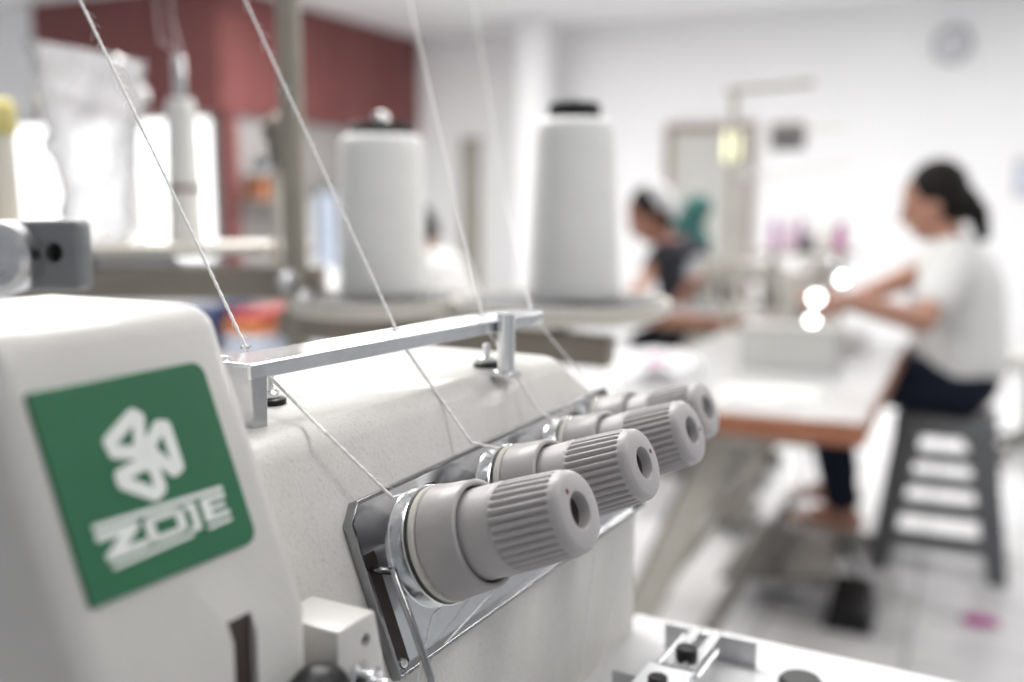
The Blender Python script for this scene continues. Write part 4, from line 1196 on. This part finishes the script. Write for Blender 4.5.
        for i in range(5):
            t0 = toe + s * ((i - 2) * 0.018 * sc); mb.capsule(toe - f * 0.03 + s * ((i - 2) * 0.012 * sc), 0.018 * sc, t0 + f * (0.028 - 0.005 * abs(i - 2)) * sc, 0.010 * sc, 8)
    blob('body', mb, skin, root, voxel, 4)
    for k in (-1, 1):
        mb = MB(); mb.ball(H_(0.078, k * 0.032, 0.000), 0.0125 * sc, (0.8, 1.2, 0.75), R3, 12); build('eye', mb, BLACK, root)
    mb = MB(); mb.capsule(H_(0.0895, -0.014, -0.060), 0.0045 * sc, H_(0.0895, 0.014, -0.060), 0.0045 * sc, 10); build('mouth', mb, PINK, root)
    # shirt
    g = 0.020 * sc
    mb = MB()
    mb.capsule(pel.lerp(ch, 0.24), 0.128 * sc + g, ch, 0.125 * sc + g)
    for k in (-1, 1):
        mb.capsule((pel + s * (k * 0.07 * sc)).lerp(ch, 0.20), 0.108 * sc + g, ch + s * (k * 0.06 * sc), 0.10 * sc + g)
        mb.capsule(ch + s * (k * 0.06 * sc), 0.10 * sc + g, sh[k], 0.055 * sc + g)
        mb.capsule(nk - ZZ * 0.045 * sc, 0.055 * sc + g, sh[k], 0.055 * sc + g)
        e = sh[k].lerp(arms[k], sleeve); mb.capsule(sh[k], 0.055 * sc + g, e, 0.044 * sc + g)
    blob('shirt', mb, shirt, root, voxel, 5, bumpy=0.006)
    mb = MB(); mb.lathe([(0, 0.058 * sc), (0.0, 0.072 * sc), (0.03 * sc, 0.068 * sc), (0.03 * sc, 0.056 * sc)], nk - ZZ * 0.005 * sc, (hd - nk) * 0.35 + ZZ * 0.1, 28, closed=True)
    build('collar', mb, extra.get('collar', shirt) if extra else shirt, root)
    # trousers
    mb = MB(); g = 0.014 * sc
    for k in (-1, 1):
        hj, kn, an = arms[('h', k)], arms[('k', k)], arms[('a', k)]
        mb.capsule(hj, 0.086 * sc + g, kn, 0.060 * sc + g); mb.capsule(kn, 0.058 * sc + g, kn.lerp(an, 0.93), 0.044 * sc + g)
    mb.capsule(pel + s * 0.07 + ZZ * 0.02, 0.102 * sc + g, pel - s * 0.07 + ZZ * 0.02, 0.102 * sc + g)
    blob('trousers', mb, trouser, root, voxel, 4, bumpy=0.004)
    # hair
    mb = MB()
    mb.ball(H_(-0.028, 0, 0.040), 0.098 * sc, (0.98, 0.90, 0.98), R3)
    mb.ball(H_(-0.054, 0, -0.010), 0.080 * sc, (0.82, 0.98, 1.0), R3)
    if hair == 'ponytail':
        mb.ball(H_(-0.108, 0, -0.01), 0.030 * sc)
        mb.capsule(H_(-0.105, 0, -0.01), 0.030 * sc, H_(-0.118, 0.0, -0.07), 0.038 * sc); mb.capsule(H_(-0.118, 0, -0.07), 0.036 * sc, H_(-0.120, 0, -0.140), 0.024 * sc)
    blob('hair', mb, HAIR, root, 0.007, 3, bumpy=0.003)
    if extra and extra.get('cap'):
        mb = MB(); mb.ball(H_(-0.075, 0, 0.045), 0.092 * sc, (0.78, 0.98, 0.95), R3); mb.ball(H_(-0.085, 0, -0.005), 0.072 * sc, (0.75, 1.0, 1.0), R3)
        blob('cap', mb, CAPW, root, 0.007, 3)
    return root, hd

def stool(c, ang, zt, label):
    c = V((c[0], c[1], 0)); x = V((math.cos(ang), math.sin(ang), 0)); y = V((-math.sin(ang), math.cos(ang), 0))
    t = thing('plastic_stool', label, 'stool', c)
    mb = MB(); a = 0.155
    out = corner(a - 0.04, a - 0.04, 0.04, 0, PI/2) + corner(-a + 0.04, a - 0.04, 0.04, PI/2, PI) + corner(-a + 0.04, -a + 0.04, 0.04, PI, 1.5*PI) + corner(a - 0.04, -a + 0.04, 0.04, 1.5*PI, 2*PI)
    n = len(out); rgs = []
    for sc_, z in ((1.06, zt - 0.065), (1.04, zt - 0.012), (0.97, zt), (0.45, zt - 0.004)):
        rgs.append([mb.bm.verts.new(c + x * (p * sc_) + y * (q * sc_) + ZZ * z) for p, q in out])
    for r0_, r1_ in zip(rgs, rgs[1:]):
        for i in range(n):
            j = (i + 1) % n; mb.bm.faces.new((r0_[i], r0_[j], r1_[j], r1_[i]))
    mb.bm.faces.new(rgs[-1]); mb.bm.faces.new(rgs[0][::-1])
    build('seat', mb, STOOL, t, angle=40)
    b = 0.218
    for sx in (-1, 1):
        for sy in (-1, 1):
            def Pq(k, z): return c + x * (sx * k) + y * (sy * k) + ZZ * z
            mb = MB(); w0, w1 = 0.095, 0.062
            # L-shaped leg made of two tapering flanges
            for (ux, uy) in ((x * sx, y * sy), (y * sy, x * sx)):
                lo = [Pq(b, 0), Pq(b, 0) - ux * w1, Pq(b, 0) - ux * w1 - uy * 0.012, Pq(b, 0) - uy * 0.012]
                hi = [Pq(a, zt - 0.02), Pq(a, zt - 0.02) - ux * w0, Pq(a, zt - 0.02) - ux * w0 - uy * 0.012, Pq(a, zt - 0.02) - uy * 0.012]
                mb.hexa(lo, hi)
            build('leg', mb, STOOL, t, bevel=0.003)
    for z, h in ((zt * 0.22, 0.060), (zt * 0.60, 0.050)):
        k = b + (a - b) * z / zt
        for (d1, d2) in ((x, y), (y, x)):
            for s_ in (-1, 1):
                mb = MB(); mb.box(c + d2 * (s_ * (k - 0.008)) + ZZ * z, (2 * k - 0.04, 0.012, h), (d1, d2, ZZ)); build('rung', mb, STOOL, t, bevel=0.003)
    return t
# woman at the near table
st_c = (at_z(978, 583, 0) + at_z(882, 566, 0)) / 2 + A * 0.19 + B * 0.02
stool(st_c, -PHI, 0.53, 'grey plastic stool under the seated woman in the white shirt')
fw = -B
wh = at(950, 396, 3.36)
hip = V((st_c.x, st_c.y, 0)) + B * 0.038
hL = at(846, 301, 3.02); hR = at(838, 306, 3.20)
ft = at_z(835, 535, 0.14)
person('woman with black ponytail in a white T-shirt and navy jeans, sewing with arms reached forward', hip, fw, 0.53,
       {1: hL, -1: hR}, {1: at_z(842, 528, 0.135), -1: at_z(838, 512, 0.135) + A * 0.12}, SKIN, SHIRTW, JEANS, lean=0.045, drop=0.03, face_down=0.28, sleeve=0.62, hair='ponytail', sc=1.05, elbow=0.85)
# man in a white cap
mh = at(722, 330, 5.15)
def seat_for(h): return V((h.x, h.y, 0))
man_hip = seat_for(mh)
man, mhd = person('man in a white cap and dark shirt with pink collar, bent over the rear table', man_hip, -B * 0.93 - A * 0.36, 0.47,
       {1: at(690, 288, 4.60), -1: at(640, 287, 4.72)}, {1: at_z(700, 458, 0.0), -1: at_z(672, 452, 0.0)}, SKIND, SHIRTD, JEANS,
       lean=0.24, drop=0.10, face_down=0.50, sleeve=0.9, hair='short', sc=1.12, voxel=0.010, extra={'cap': True, 'collar': PINK})
stool(man_hip, -PHI, 0.47, 'grey plastic stool under the man in the white cap')
# worker mostly hidden behind the nearer cone
fh = at(462, 330, 5.3); f_hip = seat_for(fh)
person('black-haired worker in a white shirt, mostly hidden behind the cone by the pole', f_hip, -B, 0.47,
       {1: at(395, 300, 5.0), -1: at(390, 300, 5.2)}, {1: at_z(420, 440, 0), -1: at_z(418, 434, 0)}, SKIN, SHIRTW, JEANS, lean=0.16, drop=0.10, face_down=0.5, sleeve=0.7, hair='short', voxel=0.011)
stool(f_hip, -PHI, 0.47, 'grey plastic stool under the worker hidden behind the cone')
# teal bundle behind the man
tc_ = at(686, 252, 6.4)
mb = MB(); 
for k in range(5): mb.capsule(tc_ + B * (0.03 * math.sin(k * 2.0)) + ZZ * (0.07 * k), 0.085 - 0.005 * k, tc_ + B * (0.03 * math.sin(k * 2.0) + 0.05) + ZZ * (0.07 * k), 0.085)
for k in range(2): mb.capsule(V((tc_.x, tc_.y, tc_.z)) - ZZ * (0.1 + 0.1 * k), 0.10, tc_ + B * 0.06, 0.095)
o = blob('cloth_bundle', mb, TEAL, None, 0.015, 3, bumpy=0.012); tag(o, 'teal cloth bundle standing behind the man in the white cap', 'cloth')
bz = WORLD[o.name]
mb = MB(); mb.box(V((bz.x, bz.y, bz.z - 0.02)), (0.5, 0.4, 0.04), (B, A, ZZ)); cb = thing('side_table', 'low side table under the teal bundle behind the man', 'table', V((bz.x, bz.y, 0)))
build('table_top', mb, TABLEW, cb, bevel=0.004)
for sx in (-1, 1):
    for sy in (-1, 1):
        mb = MB(); c = V((bz.x, bz.y, (bz.z - 0.04) / 2)) + B * sx * 0.21 + A * sy * 0.16; mb.box(c, (0.035, 0.035, bz.z - 0.04), (B, A, ZZ)); build('leg', mb, FRAMEB, cb)

# table of folded fabrics seen under the left beam
fz = 0.80
fc = at_z(262, 346, fz)
ft_ = thing('cutting_table', 'pale cutting table with folded colourful fabrics seen under the beam', 'table', V((fc.x, fc.y, 0)))
mb = MB(); mb.box(fc - ZZ * 0.02, (1.3, 0.8, 0.04), (B, A, ZZ)); build('table_top', mb, TABLEW, ft_, bevel=0.004)
for sx in (-1, 1):
    for sy in (-1, 1):
        mb = MB(); c = V((fc.x, fc.y, (fz - 0.04) / 2)) + B * sx * 0.6 + A * sy * 0.35; mb.box(c, (0.05, 0.05, fz - 0.04), (B, A, ZZ)); build('leg', mb, FRAMEB, ft_)
def folded(x, d0, w, l, h, m, label, z0=fz):
    p = at(x, 340, d0); p.z = z0
    mb = MB()
    for k in range(3):
        mb.box(p + ZZ * (h * (k + 0.5) / 3), (w - 0.01 * (k % 2), l, h / 3 * 0.96), (B, A, ZZ))
    mb.capsule(p + ZZ * h / 2 - A * (l / 2) - B * (w / 2 - 0.02), h / 2 * 0.98, p + ZZ * h / 2 - A * (l / 2) + B * (w / 2 - 0.02), h / 2 * 0.98)
    o = build('folded_fabric', mb, m, None, bevel=0.006); return tag(o, label, 'fabric', 'folded fabrics on the cutting table')
dd = (fc - CAM).dot(FW)
folded(219, dd, 0.10, 0.25, 0.13, NAVY, 'navy folded fabric, leftmost stack under the left beam')
folded(270, dd, 0.15, 0.25, 0.045, BLUEF, 'pale blue folded fabric at the bottom of the right stack')
folded(269, dd, 0.14, 0.24, 0.04, ORANGE, 'orange folded fabric in the right stack, on the pale blue', fz + 0.046)
folded(271, dd, 0.12, 0.24, 0.03, REDF, 'red folded fabric topmost of the right stack', fz + 0.087)
heap('fabric_heap', at(338, 340, dd) * 1.0 + ZZ * (fz - at(338, 340, dd).z + 0.001), 0.12, 0.18, 0.22, CLOTHW, 'tall white fabric heap on the cutting table right of the folded stacks', 7.7)

# foot pedal with its curled cable by the table
fp = at_z(850, 622, 0)
fpd = thing('foot_pedal', 'black foot pedal lying on the floor under the corner of the white sewing table', 'pedal', V((fp.x, fp.y, 0)))
mb = MB(); mb.hexa([fp + B*x + A*y for x, y in ((-0.07, -0.09), (0.07, -0.09), (0.07, 0.09), (-0.07, 0.09))], [fp + B*x + A*y + ZZ*z for x, y, z in ((-0.06, -0.08, 0.05), (0.06, -0.08, 0.05), (0.06, 0.08, 0.095), (-0.06, 0.08, 0.095))]); build('base', mb, BLACK, fpd, bevel=0.008)
mb = MB(); mb.hexa([fp + B*x + A*y + ZZ*z for x, y, z in ((-0.055, -0.075, 0.055), (0.055, -0.075, 0.055), (0.055, 0.07, 0.10), (-0.055, 0.07, 0.10))], [fp + B*x + A*y + ZZ*z for x, y, z in ((-0.055, -0.075, 0.064), (0.055, -0.075, 0.064), (0.055, 0.07, 0.122), (-0.055, 0.07, 0.122))]); build('treadle_plate', mb, BLACK, fpd, bevel=0.003)
mb = MB(); mb.tube(curve([fp + A*0.085 + ZZ*0.05, fp + A*0.16 + ZZ*0.10, fp + A*0.20 - B*0.06 + ZZ*0.17, fp + A*0.24 - B*0.10 + ZZ*0.03, fp + A*0.35 - B*0.18 + ZZ*0.012], 12), 0.011); build('cable', mb, BLACK, fpd)
# pink scrap on the floor
heap('fabric_scrap', at_z(980, 622, 0.001), 0.055, 0.035, 0.014, PURPLE, 'magenta fabric scrap lying on the tiled floor', 9.1)
# grey chair at the right edge
def chair():
    c = at_z(1028, 455, 0); c = V((c.x, c.y, 0))
    t = thing('swivel_chair', 'grey swivel chair with dark top edge, cut off by the right edge', 'chair', c)
    mb = MB()
    for k in range(5):
        an = 2 * PI * k / 5; d = V((math.cos(an), math.sin(an), 0)); mb.hexa([c + d*0.03 + V((-d.y, d.x, 0))*0.025 + ZZ*0.06, c + d*0.03 - V((-d.y, d.x, 0))*0.025 + ZZ*0.06, c + d*0.28 - V((-d.y, d.x, 0))*0.018 + ZZ*0.05, c + d*0.28 + V((-d.y, d.x, 0))*0.018 + ZZ*0.05],
                  [c + d*0.03 + V((-d.y, d.x, 0))*0.02 + ZZ*0.11, c + d*0.03 - V((-d.y, d.x, 0))*0.02 + ZZ*0.11, c + d*0.28 - V((-d.y, d.x, 0))*0.014 + ZZ*0.08, c + d*0.28 + V((-d.y, d.x, 0))*0.014 + ZZ*0.08])
        mb.rod(c + d*0.27 - V((-d.y, d.x, 0))*0.02 + ZZ*0.028, c + d*0.27 + V((-d.y, d.x, 0))*0.02 + ZZ*0.028, 0.028)
    mb.rod(c + ZZ * 0.06, c + ZZ * 0.45, 0.03); build('base', mb, FRAMED, t, bevel=0.002)
    mb = MB(); mb.box(c + ZZ * 0.48, (0.44, 0.44, 0.07), (B, A, ZZ)); build('seat', mb, DOORG, t, bevel=0.02, bseg=3)
    bk = c + B * 0.21
    mb = MB(); mb.box(bk + ZZ * 0.80, (0.05, 0.42, 0.36), (B, A, ZZ)); build('backrest', mb, DOORG, t, bevel=0.02, bseg=3)
    mb = MB(); mb.box(bk + ZZ * 0.99, (0.055, 0.40, 0.045), (B, A, ZZ)); build('top_rail', mb, FRAMED, t, bevel=0.01)
    mb = MB(); mb.box(bk + B * 0.03 + ZZ * 0.62, (0.02, 0.06, 0.3), (B, A, ZZ)); build('spine', mb, FRAMED, t, bevel=0.004)
chair()

# ------------------------------------------------------------------ light
def area(name, loc, size, power, rot=(0, 0, 0), col=(1, 1, 1)):
    l = bpy.data.lights.new(name, 'AREA'); l.shape = 'RECTANGLE'; l.size, l.size_y = size; l.energy = power; l.color = col
    o = bpy.data.objects.new(name, l); COL.objects.link(o); o.location = loc; o.rotation_euler = rot; return o
lights = [(-1.3, 2.3, 44), (-0.30, 1.55, 42), (2.1, 2.6, 10), (1.5, -0.1, 20)]  # last entry is an unseen fill, added to brighten the machine's front faces
for t, pw in ((0.1, 104), (3.0, 86), (6.2, 82)):
    q = BW - A * 3.4 + B * t; lights.append((q.x, q.y, pw))
q = BW - A * 6.0 + B * 0.4; lights.append((q.x, q.y, 36))
q = CC - A * 4.2 - B * 3.0; lights.append((q.x, q.y, 36))
for x, y, pw in lights:
    area('ceiling_light', (x, y, CEILZ - 0.06), (1.5, 0.5), pw, (0, 0, -PHI), (1, 0.985, 0.96))
w = bpy.data.worlds.new('world'); scene.world = w; w.use_nodes = True
bg = w.node_tree.nodes['Background']; bg.inputs['Color'].default_value = (0.93, 0.96, 1.0, 1); bg.inputs['Strength'].default_value = 0.42

vs = scene.view_settings
vs.view_transform = 'Standard'; vs.look = 'None'; vs.exposure = 0.24; vs.gamma = 1.0; vs.use_curve_mapping = False
scene.cycles.use_denoising = True
scene.cycles.max_bounces = 8
scene.cycles.transparent_max_bounces = 12
scene.cycles.sample_clamp_indirect = 6.0
